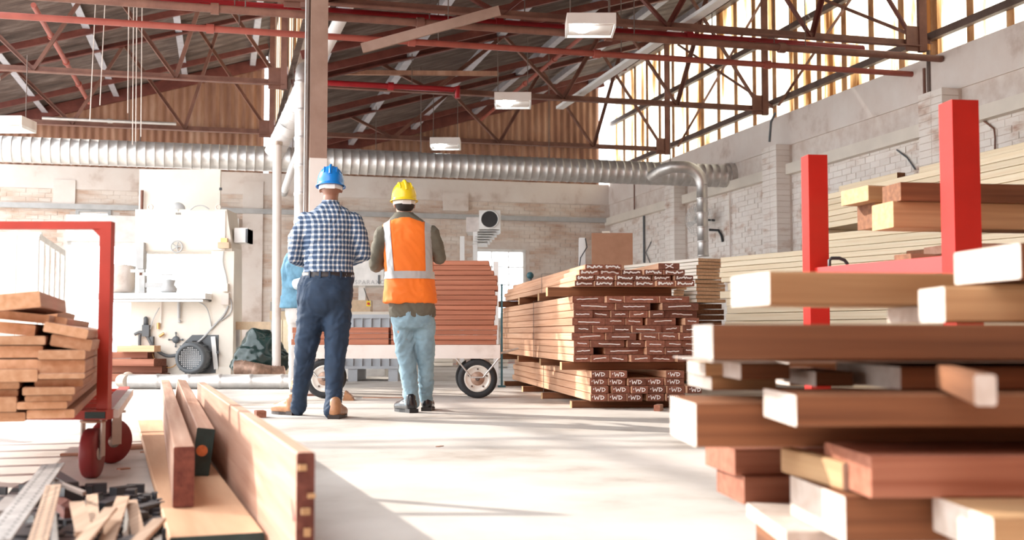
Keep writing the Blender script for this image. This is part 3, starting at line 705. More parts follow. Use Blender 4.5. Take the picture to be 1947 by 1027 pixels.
for y0, y1, x0, n, lb in ((236, 284, 345, 4, 'under the upper stack'), (684, 726, 515, 4, 'under the middle stack'), (912, 952, 515, 4, 'under the lowest stack on the floor')):
    for k in range(n):
        zt = P(1090, 470 + y0 / 3.113, D0).z; zb = P(1090, 470 + y1 / 3.113, D0).z
        if 'floor' in lb: zb = .0; zt = P(1090, 470 + 912 / 3.113, D0).z - .003
        else: zt = P(1090, 470 + y0 / 3.113, D0).z + .006; zb = P(1090, 470 + y1 / 3.113, D0).z - .005
        c = P(zx(495), 640, D0); c.z = zb
        q = c + DP * (.12 + k * 1.32) - UP_ * (.02 + .05 * rnd.random())
        if k == 0 and 'upper' in lb: q -= UP_ * .13
        if 'lowest' in lb: q += UP_ * .06
        w = 1.0 + .08 * rnd.random()
        # a bearer: its length runs across the pack
        plank(q, UP_, w, .09, zt - zb - .004, ('brown_board', 'tan_board'), name='bearer', side=-1, label='%s cross bearer %s counted from the front' % (ORD[k], lb), cat='bearer', group='cross bearers of the timber pack')
def strap(Dk, x0, x1, z0, z1, label):
    c = P(zx(495), 640, D0) + DP * Dk; a = c + UP_ * x0; b_ = c + UP_ * x1
    m = MB(); t = .012
    for p, q in ((a, b_),):
        pa, pb = p - UP_ * .004, q + UP_ * .004
        lo, hi = Vector((0, 0, z0 - c.z - .004)), Vector((0, 0, z1 - c.z + .004))
        m.beam(pa + lo, pa + hi, .003, t, up=DP); m.beam(pb + lo, pb + hi, .003, t, up=DP); m.beam(pa + hi, pb + hi, t, .003); m.beam(pa + lo, pb + lo, t, .003)
    m.build('strap', 'dark_steel', None, label, 'strap')
zf = lambda y: P(1090, 470 + y / 3.113, D0).z
strap(1.75, -.035, 1.04, zf(680), zf(288), 'thin dark strap around the middle stack of the timber pack')
strap(1.6, .02, 1.04, zf(232), zf(101), 'thin dark strap around the upper stack of the timber pack')
strap(1.5, .02, 1.1, zf(912), zf(730), 'thin dark strap around the lowest stack of the timber pack')

# ================================================================ orange-edged board stack behind the pack (right)
def edge_stack(D, px, yt, yb, n, wpx, al, L, mats, tag, group, jit=.02, gap=.15):
    d = Vector((math.sin(al), math.cos(al), 0)); zt = P(px, yt, D).z; zb = P(px, yb, D).z; hh = (zt - zb) / n
    w = wpx / px2m(D)
    for i in range(n):
        c = P(px, 640, D); c.z = zt - (i + 1) * hh; c += Vector((rnd.uniform(-jit, jit), rnd.uniform(-jit, jit), 0))
        plank(c, d, L + rnd.uniform(-.1, .1), w, hh * (1 - gap), mats, label='%s, %s board from the top' % (tag, ORD[i] if i < 18 else 'lowest'), group=group)
al2 = math.radians(-27)
edge_stack(14.0, 1326, 490, 530, 6, 60, al2, 2.0, ('pine_white', 'pine_end'), 'upper part of the orange-ended stack', 'boards of the orange-ended stack')
edge_stack(13.95, 1323, 531, 575, 6, 68, al2, 2.0, ('pine_white', 'pine_end'), 'lower part of the orange-ended stack', 'boards of the orange-ended stack')
edge_stack(14.0, 1318, 576, 640, 6, 70, al2, 2.0, ('meranti_side', 'brown_board'), 'brown base of the orange-ended stack', 'boards of the orange-ended stack')
edge_stack(14.0, 1318, 641, 723, 5, 70, al2, 2.0, ('meranti_side', 'brown_board'), 'lowest brown base of the orange-ended stack', 'boards of the orange-ended stack', gap=.02)
edge_stack(13.85, 1284, 545, 562, 3, 24, al2, 1.0, ('pine_white', 'pine_end'), 'small bundle of pale ends beside the pack', 'boards of the small bundle')
edge_stack(13.85, 1284, 563, 725, 10, 26, al2, 1.0, ('pine_white', 'brown_board'), 'hidden pile under the small bundle', 'boards of the small bundle', gap=.02)

# ================================================================ pale pine piles on the right
def side_pile(px, D, al, z0, z1, n, L, w, mats, tag, group, jit=.03, gap=.06, hall=False, depth_cols=1):
    d = Vector((math.sin(-al), -math.cos(al), 0)) if not hall else Vector((sp, -cp, 0))
    hh = (z1 - z0) / n; c0 = P(px, 640, D)
    for i in range(n):
        j = rnd.uniform(-jit, jit); nrm = Vector((-d.y, d.x, 0))
        c = c0 + d * j + nrm * rnd.uniform(-.012, .0); c.z = z0 + i * hh
        plank(c, d, L, w, hh * (1 - gap), mats, label='%s, %s board from the bottom' % (tag, ORD[i] if i < 18 else 'top'), group=group, side=-1)
aL = math.radians(-29.4)
side_pile(1371, 13.0, aL, 1.20, 1.49, 5, 4.2, .5, ('pine_side', 'pine_end'), 'pale pine pile behind the foreground beams, upper layers', 'pale pine boards')
side_pile(1378, 13.0, aL, .06, 1.19, 13, 4.2, .5, ('pine_side', 'pine_end'), 'pale pine pile behind the foreground beams, lower layers', 'pale pine boards', jit=.07)
side_pile(1555, 12.5, aL, .06, 1.14, 8, 4.0, .62, ('pine_side', 'pine_end'), 'base of the taller pine pile behind the red posts', 'pale pine boards', gap=.04)
side_pile(1570, 12.5, aL, 1.16, 1.72, 7, 4.0, .6, ('pine_side', 'pine_end'), 'upper half of the taller pine pile behind the red posts', 'pale pine boards')
c = B(6.95, 12.4, 0); pxx = c.x / c.y * FPX + W_ / 2
side_pile(pxx, c.y, 0, 1.86, 2.27, 6, 5.6, .85, ('pine_side', 'pine_end'), 'highest pine pile against the brick wall', 'pale pine boards', hall=True)
for k in range(3):
    p = B(6.95, 12.2 - k * 2.2, 1.715)
    plank(p, (cp, sp), .9, .09, .14, ('pine_side', 'dark_end'), name='bearer', label='%s pine bearer under the highest pine pile' % ORD[k], cat='bearer', group='bearers of the high pine pile')
for i, (y, l, z) in enumerate(((12.0, 1.2, 2.275), (10.4, 1.7, 2.275))):
    plank(B(7.1, y, z), (sp, -cp), l, .1, .09, ('pine_side', 'brown_board'), side=-1, label=('short' if i == 0 else 'longer') + ' loose offcut on top of the highest pine pile')

# ================================================================ red timber cart on the right with loose boards
D1, D2 = 5.9, 4.9
p1, p2 = P(1550, 500, D1), P(1829, 500, D2); dr = Vector((p2.x - p1.x, p2.y - p1.y, 0)).normalized()
nr = Vector((-dr.y, dr.x, 0))
ct = root('timber_cart', (p1.x, p1.y, 0), 0, 'red steel timber cart with two tall posts at the right', 'cart')
def post(px, D, ytop, w):
    c = P(px, 500, D); zt = P(px, ytop, D).z; h = w / 2; R_ = Matrix.Translation((c.x, c.y, 0)) @ Matrix.Rotation(math.radians(6), 4, 'Z')
    MB().box(-h, h, -h, h, .16, zt, R_).build('post', 'cart_red', ct)
post(1551, D1, 297, 37 / px2m(D1) * 1.02); post(1829, D2, 195, 52 / px2m(D2) * 1.02)
for z in (.915, .25): MB().beam(p1 * Vector((1, 1, 0)).x * 0 + Vector((p1.x, p1.y, z)), Vector((p2.x, p2.y, z)), .07, .075).build('cross_bar', 'cart_red', ct)
dd = Vector((cp * .98, sp, 0)).normalized(); lenv = Vector((.97, .12, 0)) * 2.0
for q in (p1, p2): MB().beam(Vector((q.x, q.y, .22)), Vector((q.x, q.y, .22)) + Vector((.97, .1, 0)) * 2.2, .08, .08).build('side_rail', 'cart_red', ct)
for q in (p1, p2):
    w_ = MB().tube([Vector((q.x + .05, q.y - .025, .09)), Vector((q.x + .05, q.y + .025, .09))], .09, 24).build('wheel', 'caster_red', ct)
    MB().box(q.x + .01, q.x + .09, q.y - .04, q.y + .04, .17, .19).build('caster_plate', 'galv', ct)
def fb(px, yt, yb, D, L, w, yaw, mats, label, px_end=None, roll=0, group=None, tilt=0):
    """board whose left end is at pixel px, running right"""
    D = D; a = math.radians(yaw); d = Vector((math.cos(a), math.sin(a), 0))
    zt, zb = P(px, yt, D).z, P(px, yb, D).z; c = P(px, 640, D); c.z = zb
    return plank(c, d, L, w, zt - zb, mats, label=label, side=-1, roll=roll, group=group, tilt=tilt)
PEm = ('brown_board', 'tan_board')
fb(1703, 382, 432, 5.15, 2.2, .20, 10, ('tan_board', 'tan_board'), 'orange-brown beam passing behind the taller red post, lower front one')
fb(1668, 384, 432, 5.46, 2.0, .18, 10, ('tan_board', 'brown_board'), 'orange-brown beam behind the lower front one on the red cart')
fb(1718, 346, 381, 5.12, 2.2, .18, 8, ('brown_board', 'brown_board'), 'dark brown beam on top, passing behind the taller red post')
fb(1656, 352, 381, 5.38, 2.0, .25, 14, ('tan_board', 'tan_board'), 'short-looking orange-brown beam at the top left of the red cart load')
for k, x in enumerate((3.0, 3.45)):
    pc = P(1900, 640, 5.4); 
    q = Vector((x + .1, 5.3, .26)); plank(q, (0, 1), .5, .3, P(1703, 432, 5.15).z - .263, ('tan_board', 'brown_board'), name='packing_block', label='%s packing block under the red cart load' % ORD[k], cat='block')
fb(1822, 462, 478, 5.2, .8, .3, 8, ('rough_board', 'rough_board'), 'pale ragged board right of the taller red post')
fb(1760, 474, 492, 5.6, .8, .12, 24, ('rough_board', 'brown_board'), 'rough bark-edged board with a brown end between the red posts, upper one')
fb(1735, 482, 499, 5.35, .8, .12, 20, ('rough_board', 'brown_board'), 'rough bark-edged board between the red posts, lower one')
hn = MB().tube([P(1577, 515, 5.8), P(1577, 495, 5.8), P(1581, 491, 5.8), P(1596, 491, 5.8), P(1606, 495, 5.8), P(1612, 503, 5.8)], .009, 8).build('tube_handle', 'black_paint', ct, label='bent black tube handle')

# ================================================================ blurred foreground pile, right
W1 = ('tan_board', 'pale_end'); W2 = ('brown_board', 'pale_end'); W3 = ('red_board', 'red_board'); W4 = ('brown_board', 'red_board')
DF = 2.6
fb(1465, 516, 580, 2.75, 1.9, .26, 10, W1, 'blurred tan beam with whitish end, second highest of the foreground pile')
fb(1944, 462, 530, 2.35, .8, .3, 4, ('brown_board', 'pale_end'), 'thick pale-ended beam at the right edge, highest of the foreground pile')
fb(1798, 545, 613, 2.5, 1.2, .18, -2, W1, 'blurred tan beam starting right of the small pale end')
fb(1788, 581, 612, 2.72, .9, .33, 3, W1, 'small pale beam end lying on the long brown beam')
fb(1355, 617, 685, 2.45, 2.1, .30, -1, W2, 'long blurred brown beam with a paint-stained end at eye level')
fb(1355, 687, 689.5, 2.5, 2.0, .55, 1, ('pale_end', 'pale_end'), 'thin pale sheet under the long brown beam')
fb(1340, 691, 716, 2.95, .055, .30, 0, W1, 'small pale block end at the left under the thin sheet, upper one')
fb(1352, 717, 742, 2.95, .17, .30, 3, W1, 'pale board end at the left under the upper small block')
fb(1408, 692, 722, 2.75, .12, .24, 2, W2, 'small pale board end right of the upper small block')
fb(1550, 707, 736, 2.7, .09, .42, 1, W2, 'pale wide board with a short brown side in the middle of the foreground pile')
fb(1711, 698, 741, 2.5, 1.4, .42, 3, W2, 'wide pale-ended board right of the middle of the foreground pile')
fb(1322, 768, 851, 2.62, 2.3, .34, 2, W2, 'thick brown beam with a cream end, lowest of the upper left group')
fb(1512, 752, 812, 2.3, 1.6, .30, 0, W2, 'thick brown beam with a cream end lying on the thick lower beam')
fb(1395, 855, 905, 2.95, 1.6, .25, 8, W3, 'reddish beam end under the thick brown beam, upper of two')
fb(1412, 907, 960, 2.93, 1.5, .25, 6, W3, 'reddish beam end under the thick brown beam, lower of two')
fb(1652, 868, 948, 2.28, 1.4, .30, 2, W3, 'dark reddish beam at the lower right with a shiny stain')
fb(1602, 945, 1032, 2.35, 1.6, .36, 4, W2, 'pale-ended beam at the bottom, left of the corner one')
fb(1880, 985, 1060, 2.05, .8, .28, 1, ('tan_board', 'pale_end'), 'pale-ended beam in the bottom right corner')
fb(1490, 1010, 1040, 2.5, 1.8, .42, 0, ('pale_end', 'pale_end'), 'thin pale board at the very bottom of the foreground pile')
fb(1500, 690, 733, 3.2, 1.5, .2, 3, W2, 'brown board deep in the foreground pile behind the small pale ends')
# turned boards with their ends to the right
def turned(px, yt, yb, D, L, w, yaw, mats, label):
    a = math.radians(yaw); d = Vector((math.cos(a), math.sin(a), 0)); zt, zb = P(px, yt, D).z, P(px, yb, D).z
    c = P(px, 640, D) - d * L; c.z = zb
    return plank(c, d, L, w, zt - zb, mats, label=label, side=-1)
turned(1850, 712, 772, 1.85, .6, .034, -105, W2, 'beam turned towards the viewer with a whitish end and top edge')
turned(1598, 880, 934, 2.42, .335, .032, -81, ('tan_board', 'pale_end'), 'tan beam turned towards the viewer with a white right end')
for i, (x, y, z0, z1, w) in enumerate(((1.35, 3.35, 0, .17, 1.2), (1.5, 3.5, .175, .33, 1.0), (1.25, 3.45, .335, .43, .9), (1.6, 3.4, .435, .50, .9))):
    plank((x + 0, y, z0), (1, .05), 1.1, .12, z1 - z0, ('brown_board', 'brown_board'), name='bearer', side=-1, label='%s dark bearer deep inside the foreground pile' % ORD[i], cat='bearer', group='bearers inside the foreground pile')
for i, (px, D) in enumerate(((1500, 2.75), (1800, 2.75))):
    q = P(px, 640, D); q.z = 0; zt = P(1490, 1040, 2.5).z
    plank(q, (0, 1), .4, .12, zt - .002, ('brown_board', 'brown_board'), name='bearer', label='%s floor bearer under the foreground pile' % ORD[i], cat='bearer', group='bearers inside the foreground pile')

# ================================================================ left foreground: boards on the floor
d3 = Vector((-.333, 1, 0)).normalized()
fp = P(322, 640, 3.16); fp.z = .012
q0 = G(322, 1021, .05); rt = G(552, 1012, .05)
o = plank(Vector((q0.x, q0.y, .014)), (-.352, 1, 0), 4.5, (rt - q0).length - .07, .034, ('floor_board', 'green_paint'), name='wide_board', label='wide board lying flat on the floor at the left, under the upright planks', cat='board')
def upright(pxl, pxr, ytop, ybot, D, L, dd_, mats, label, roll=0, zb=None):
    a = P(pxl, ytop, D); b_ = P(pxr, ytop, D); z0 = P(pxl, ybot, D).z if zb is None else zb
    return plank(Vector((a.x, a.y, z0)), dd_, L, b_.x - a.x, a.z - z0, mats, label=label, roll=roll)
upright(330, 369, 850, 968, 3.68, 5.6, (-.318, 1, 0), ('rough_board', 'dark_end'), 'leftmost of three long planks standing on edge, dark red-brown end', zb=.051)
o = upright(369, 403, 815, 905, 4.5, 5.0, (-.312, 1, 0), ('rough_board', 'green_paint'), 'middle plank standing on edge with a dark green painted end and orange knot', zb=.051, roll=math.radians(7))
kc = P(384, 857, 4.49); MB().cyl(kc, kc + Vector((.001, -.006, 0)), .022, 18).build('knot', 'orange_knot', o, label='round orange knot on the green end')
o = upright(564, 599, 861, 1040, 2.72, 4.15, (-.338, 1, 0), ('rough_board', 'dark_end'), 'rightmost and tallest plank standing on edge with splintered end and red mark', zb=.002)
c = P(553, 905, 2.8); m = MB(); f3 = Vector((-.338, 1, 0)).normalized(); nn = Vector((-f3.y, f3.x, 0))
c = wm(o) @ Vector((-1.0 * (o.data.vertices[2].co.x if False else 0), 0, 0))
hw = max(v.co.x for v in o.data.vertices); hl = max(v.co.y for v in o.data.vertices); hz = max(v.co.z for v in o.data.vertices)
M_ = wm(o)
m = MB()
m.add([(-hw - .001, -hl + .06, hz - .13), (-hw - .001, -hl + .09, hz - .11), (-hw - .001, -hl + .04, hz - .17), (-hw - .001, -hl + .01, hz - .16)], [(0, 1, 2, 3)], 0, False, M_)
m.build('paint_mark', 'red_mark', o)
for k in range(7):
    m = MB(); z = hz - .05 - k * .05 + rnd.uniform(-.01, .01); x = rnd.uniform(-hw, hw * .3); w = rnd.uniform(.01, .03); t = rnd.uniform(.008, .02)
    m.box(x, min(hw, x + w), -hl - rnd.uniform(.008, .02), -hl + .01, z, z + t, M_)
    m.build('splinter', 'tan_board', o)
ch = G(488, 795, 0); plank(ch, (-.4, 1, 0), .12, .07, .05, ('red_board', 'red_board'), name='offcut', label='small reddish offcut on the floor behind the tallest plank', cat='offcut')
for i, (px, py, l, w, h, yaw, lb) in enumerate(((118, 866, .22, .05, .012, 80, 'thin brown splinter of wood lying left of the cart wheel'), (232, 852, .30, .12, .02, 60, 'flat wood slab lying right of the cart wheels'), (540, 730, .3, .08, .02, 85, 'thin reddish slat lying in front of the floor pipe'), (268, 860, .08, .03, .006, 80, 'tiny wood chip beside the wide floor board'), (222, 893, .05, .03, .006, 40, 'dark chip in the shade of the cart wheel'), (690, 757, .45, .03, .01, 88, 'thin dark red slat on the floor between the two men'), (828, 850, .05, .02, .004, 30, 'tiny chip on the open floor'), (1243, 782, .12, .05, .05, 20, 'small block end at the foot of the timber pack'))):
    p = G(px, py, 0); a = math.radians(yaw); plank(p, (math.sin(a), math.cos(a)), l, w, h, ('rough_board', 'red_board'), name='offcut', label=lb, cat='offcut')

# scrap heap in the bottom left corner
def sc_strip(pa, pb, za, zb, w, t, mt, label, holes=False, name='scrap_strip', cat='scrap'):
    a = G(pa[0], pa[1], za); b_ = G(pb[0], pb[1], zb)
    t_ = root(name, ((a.x + b_.x) / 2, (a.y + b_.y) / 2, min(za, zb) - .02), 0, label, cat, 'scrap strips in the bottom left corner')
    up = (rnd.uniform(-.15, .15), -.25, 1)
    MB().beam(a, b_, w, t, up=up).build('strip', mt, t_)
    d = (b_ - a); L = d.length; d.normalize()
    if holes:
        m = MB(); x = d.cross(Vector(up)).normalized(); z = x.cross(d).normalized()
        if z.z < 0: z = -z
        for k in range(int(L / .045)):
            for s in (-.25, .25): c_ = a + d * (k + .5) * .045 + x * s * w; m.cyl(c_ + z * (t / 2), c_ + z * (t / 2 + .001), .005, 8)
        m.build('hole_shade_discs', 'black', t_, kind='stuff')  # black discs paint the dark of the holes onto the strip
    else:
        MB().beam(a - d * .01, a + d * .012, w * 1.15, t * 1.6, up=up).build('folded_end', mt, t_)
    return t_
S_ = 2.8
def q2(x, y): return (x / S_, 660 + y / S_)
sc_strip(q2(-30, 1040), q2(285, 625), .10, .16, .075, .006, 'scrap_iron', 'broad perforated metal strip at the left edge of the scrap heap', True)
sc_strip(q2(195, 1060), q2(285, 740), .14, .15, .042, .008, 'strip_wood', 'long tan strip beside the broad perforated one in the scrap heap', True)
sc_strip(q2(290, 1060), q2(280, 880), .06, .10, .02, .006, 'scrap_iron', 'narrow strip behind the long tan strip in the scrap heap')
sc_strip(q2(450, 990), q2(410, 830), .12, .13, .040, .008, 'strip_wood', 'short tan strip in the middle of the scrap heap')
sc_strip(q2(495, 930), q2(490, 790), .07, .09, .035, .008, 'strip_wood', 'upright-looking tan strip right of the short one in the scrap heap')
sc_strip(q2(420, 1060), q2(590, 860), .13, .13, .034, .008, 'strip_wood', 'slanting tan strip leaning right in the scrap heap')
sc_strip(q2(560, 1060), q2(655, 800), .10, .09, .038, .008, 'strip_wood', 'second slanting tan strip leaning right in the scrap heap')
sc_strip(q2(745, 1040), q2(700, 820), .06, .07, .035, .008, 'strip_wood', 'tan strip leaning left near the wide floor board')
sc_strip(q2(690, 1080), q2(850, 920), .10, .09, .035, .010, 'strip_wood', 'rightmost slanting strip beside the wide floor board')
sc_strip(q2(-10, 880), q2(80, 790), .06, .05, .05, .008, 'scrap_iron', 'short grey strip at the far left of the scrap heap')
sc_strip(q2(300, 720), q2(450, 780), .13, .12, .012, .012, 'dark_steel', 'thin dark rod lying across the strips of the scrap heap')
sc_strip(q2(670, 1000), q2(680, 850), .05, .05, .012, .012, 'galv', 'thin shiny rod in the scrap heap')
for i, (x0, y0, x1, y1, z, w, lb) in enumerate(((110, 750, 210, 700, .03, .10, 'black flat piece at the back of the scrap heap'), (290, 660, 390, 720, .10, .06, 'black bar end at the top of the scrap heap'), (0, 800, 60, 790, .05, .06, 'black lump at the left edge of the scrap heap'), (300, 800, 400, 850, .07, .07, 'dark red-brown bar under the tan strips'), (520, 830, 620, 800, .06, .06, 'dark block behind the slanting strips'), (720, 850, 840, 820, .05, .06, 'dark block beside the wide floor board'), (60, 1000, 180, 960, .05, .12, 'dark plate under the perforated strip'), (330, 1010, 420, 940, .04, .10, 'dark plate under the middle strips'), (640, 1030, 720, 1000, .09, .05, 'black bar at the bottom of the scrap heap'), (760, 960, 860, 900, .03, .08, 'dark plate near the wide floor board'))):
    a, b_ = G(*q2(x0, y0), z), G(*q2(x1, y1), z); t_ = root('scrap_block', ((a.x + b_.x) / 2, (a.y + b_.y) / 2, 0), 0, lb, 'scrap')
    MB().prism([(-.5 * w, 0), (.5 * w, 0), (.45 * w, z), (-.3 * w, z)], -.0, (b_ - a).length, Matrix.Translation((a.x, a.y, 0)) @ Matrix.Rotation(math.atan2(-(b_ - a).x, (b_ - a).y), 4, 'Z')).build('block', 'black_paint' if i != 3 else 'dark_end', t_)
# small debris under the strips
m = MB()
for k in range(260):
    p = G(rnd.uniform(0, 310), rnd.uniform(935, 1060), .0); s = rnd.uniform(.006, .022); h = rnd.uniform(.004, .05)
    R_ = Matrix.Translation((p.x + rnd.uniform(-.05, .05), p.y, 0)) @ Matrix.Rotation(rnd.uniform(0, 3), 4, 'Z'); m.box(-s, s, -s * 2, s * 2, 0, h, R_)
o = m.build('scrap_debris', 'black_paint', None, 'dark small debris lying under the strips of the scrap heap', 'debris', kind='stuff')

# ================================================================ red cart on the left with its timber
DC = 4.84
ct = root('timber_cart', G(201, 905, 0), 0, 'worn red hoop-framed timber cart at the left edge', 'cart')
zt = P(201, 429, DC).z; xp = P(201, 600, DC).x; sc = px2m(DC); a = .024
zbz = P(201, 783, DC).z
m = MB(); m.box(xp - a, xp + a, DC - a, DC + a, zbz, zt + .016); m.build('post', 'cart_red_old', ct)
MB().box(-3.0, xp - a, DC - a, DC + a, zt - .016, zt + .016).build('top_bar', 'cart_red_old', ct)
MB().prism([(xp - a, zt - .016), (xp - a, zt - .05), (xp - a - .034, zt - .016)], DC - .02, DC + .02).build('corner_gusset', 'cart_red_old', ct)
zd = P(180, 797, DC).z
MB().box(xp - 1.3, xp + .03, DC - .05, DC + .05, zd, zd + .04).build('end_beam', 'cart_red_old', ct)
MB().box(xp - .06, xp + .025, DC - .056, DC - .05, zd + .006, zd + .034).build('end_plate', 'green_paint', ct)
dk = Vector((-.30, 1, 0)).normalized(); nk = Vector((dk.y, -dk.x, 0))
s0 = Vector((xp, DC, zd + .02)); MB().beam(s0, s0 + dk * 2.2, .06, .04).build('side_beam', 'cart_red_old', ct)
s1 = Vector((xp - 1.2, DC, zd + .02)); MB().beam(s1, s1 + dk * 2.2, .06, .04).build('side_beam', 'cart_red_old', ct)
for k in range(6):
    q = s0 + dk * (.22 + .36 * k); MB().beam(q, q - nk * 1.2, .05, .03).build('slat', 'cart_red_old', ct)
MB().beam(s0 + dk * .02 + nk * .045, s0 + dk * 1.9 + nk * .045, .03, .035).build('side_edge', 'white_paint', ct)
def caster(px, D, py, swivel, nm='caster'):
    g = P(px, 635, D); r = .105; M_ = Matrix.Translation((g.x, g.y, r)) @ Matrix.Rotation(swivel, 4, 'Z')
    c = MB(); prof = [(.03, -.028), (r - .006, -.028), (r, -.020), (r, .020), (r - .006, .028), (.03, .028)]
    c.lathe([(p, q) for p, q in prof], M_ @ Matrix.Rotation(PI / 2, 4, 'Y'), 32); wh = c.build('wheel', 'caster_red', ct)
    MB().lathe([(.0, -.034), (.03, -.034), (.03, .034), (0, .034)], M_ @ Matrix.Rotation(PI / 2, 4, 'Y'), 16).build('hub', 'galv', wh)
    m = MB(); m.box(-.045, -.038, -.02, .03, -.015, zd - r, M_); m.box(.038, .045, -.02, .03, -.015, zd - r, M_); m.box(-.045, .045, -.03, .05, zd - r - .012, zd - r, M_); m.build('fork', 'galv', ct)
    MB().lathe([(.05, 0), (.055, .006), (.045, .012)], Matrix.Translation((g.x, g.y, zd - .014)), 20).build('bearing_ring', 'hub_rust', ct)
caster(180, DC, 907, math.radians(4)); caster(214, DC + .55, 857, math.radians(-38)); caster(-130, DC, 907, .1); caster(-60, DC + 1.8, 907, .1)
# boards of the load, ends to the viewer
dL = Vector((-.315, 1, 0)).normalized(); uL = Vector((dL.y, -dL.x, 0))
def lb_(x0, x1, y0, y1, D, L=2.4, roll=0, lab='', mats=('rough_board', 'cart_wood'), tilt=0):
    zt_, zb_ = P(x0, y0, D).z, P(x0, y1, D).z; c_ = P(x0, 640, D); c_.z = zb_
    w = (x1 - x0) / px2m(D)
    return plank(c_, dL, L, w, zt_ - zb_ - .002, mats, label=lab, roll=roll, tilt=tilt, group='boards on the left cart')
rc = [(73, 157, 665, 683), (72, 157, 684, 709), (74, 157, 710, 720), (68, 154, 721, 735), (45, 138, 736, 751), (50, 134, 752, 763), (35, 124, 764, 778), (54, 139, 779, 796)]
for i, (a_, b_, c_, e_) in enumerate(rc): lb_(a_, b_, c_, e_ + 1, 4.13 + rnd.uniform(-.03, .03), 2.5, lab='right-hand column of the left cart load, %s board from its top' % ORD[i])
lc = [(-20, 66, 683, 701), (-20, 66, 702, 726), (-60, 31, 727, 740), (-60, 29, 741, 754), (-60, 27, 755, 784), (-50, 44, 785, 803)]
for i, (a_, b_, c_, e_) in enumerate(lc): lb_(a_, b_, c_, e_ + 1, 4.10 + rnd.uniform(-.03, .03), 2.5, lab='left-hand column of the left cart load, %s board from its top' % ORD[i])
lb_(-40, 77, 638, 656, 4.1, 2.3, 0, 'broad board with a pale top at the left of the cart load, upper of two'); lb_(-40, 73, 657, 681, 4.12, 2.3, 0, 'broad board at the left of the cart load, lower of two')
lb_(96, 170, 640, 663, 4.2, 2.2, math.radians(9), 'tilted board right of the cart load, just above the right-hand column')
lb_(82, 162, 618, 638, 4.18, 2.2, math.radians(11), 'tilted board with a pale top lying on the other tilted board')
lb_(-20, 60, 613, 636, 4.2, 2.3, math.radians(6), 'board with a pale side at the left of the cart load, above the broad ones')
lb_(-10, 85, 593, 611, 4.25, 1.9, math.radians(6), 'darker board sloping down to the right near the top of the cart load')
lb_(50, 105, 583, 600, 5.42, 1.2, math.radians(14), 'short brown piece below the topmost board of the cart load')
lb_(89, 124, 601, 617, 4.55, 1.6, math.radians(10), 'short brown piece under the other short piece on the cart load')
lb_(-30, 67, 556, 588, 4.12, 1.25, math.radians(-6), 'topmost board of the cart load, tilted up to the right')
# two hidden columns further left keep the load together
for i in range(5):
    lb_(-170, -65, 690 + i * 22, 711 + i * 22, 4.13, 2.4, lab='far left column of the cart load outside the frame, %s board' % ORD[i])
# ================================================================ people
def remesh(mb, voxel, it=4, disp=None):
    me = mb.mesh('tmp', ['skin_mid']); o = bpy.data.objects.new('tmp', me); COL.objects.link(o)
    r = o.modifiers.new('r', 'REMESH'); r.mode = 'VOXEL'; r.voxel_size = voxel
    s = o.modifiers.new('s', 'SMOOTH'); s.factor = .5; s.iterations = it
    dg = bpy.context.evaluated_depsgraph_get(); dg.update(); ev = o.evaluated_get(dg)
    out = bpy.data.meshes.new_from_object(ev, depsgraph=dg); bpy.data.objects.remove(o); bpy.data.meshes.remove(me)
    if disp:
        nm = [v.normal.copy() for v in out.vertices]
        for v, n in zip(out.vertices, nm):
            v.co += n * disp(v.co)
    out.polygons.foreach_set('use_smooth', [True] * len(out.polygons)); out.update(); return out
def put(me, name, mt, parent, **k):
    me.materials.clear(); me.materials.append(MAT[mt]); me.name = name
    me.transform(wm(parent).inverted()); o = bpy.data.objects.new(name, me); COL.objects.link(o); o.parent = parent; return props(o, **k)
def folds(amp, sx, sz, seed=0):
    def f(c):
        w = noise.noise(Vector((c.x * 3 + seed, c.y * 3, c.z * 3))) * .35
        q = Vector((c.x * sx + seed + c.z * sx * .7, c.y * sx, c.z * sz + w * sz - c.x * sz * .5)); a = noise.noise(q); b = noise.noise(q * 2.3 + Vector((3, 7, 1)))
        return amp * (.7 * a + .9 * (.35 - abs(b)) * (1 if b > 0 else .6))
    return f
def hand(mb, wrist, d, up, s=1.0, curl=.5, thumb=1):
    """palm and five fingers; d = direction of the fingers, up = back of the hand"""
    d = Vector(d).normalized(); up = Vector(up); up = (up - d * up.dot(d)).normalized(); x = d.cross(up)
    w = Vector(wrist)
    for k in (-1, 0, 1): mb.capsule(w + x * k * .012 * s, w + d * .085 * s + x * k * .027 * s, .017 * s, .013 * s, 10)
    for k, (L, off) in enumerate(((.062, -.034), (.074, -.012), (.069, .011), (.054, .033))):
        p = w + d * .085 * s + x * off * s; dd = d.copy()
        for seg, f in enumerate((.45, .3, .25)):
            a = curl * (.5 + .45 * seg); dd2 = (d * math.cos(a) - up * math.sin(a)).normalized(); q = p + dd2 * L * f * s
            mb.capsule(p, q, .0095 * s, .0085 * s, 8); p = q
    p = w + d * .02 * s + x * thumb * -.02 * s
    q = p + (d * .6 + x * -thumb * .75 - up * .3).normalized() * .045 * s; r = q + (d * .9 + x * -thumb * .2 - up * .4).normalized() * .032 * s
    mb.capsule(p, q, .013 * s, .011 * s, 8); mb.capsule(q, r, .0105 * s, .009 * s, 8)
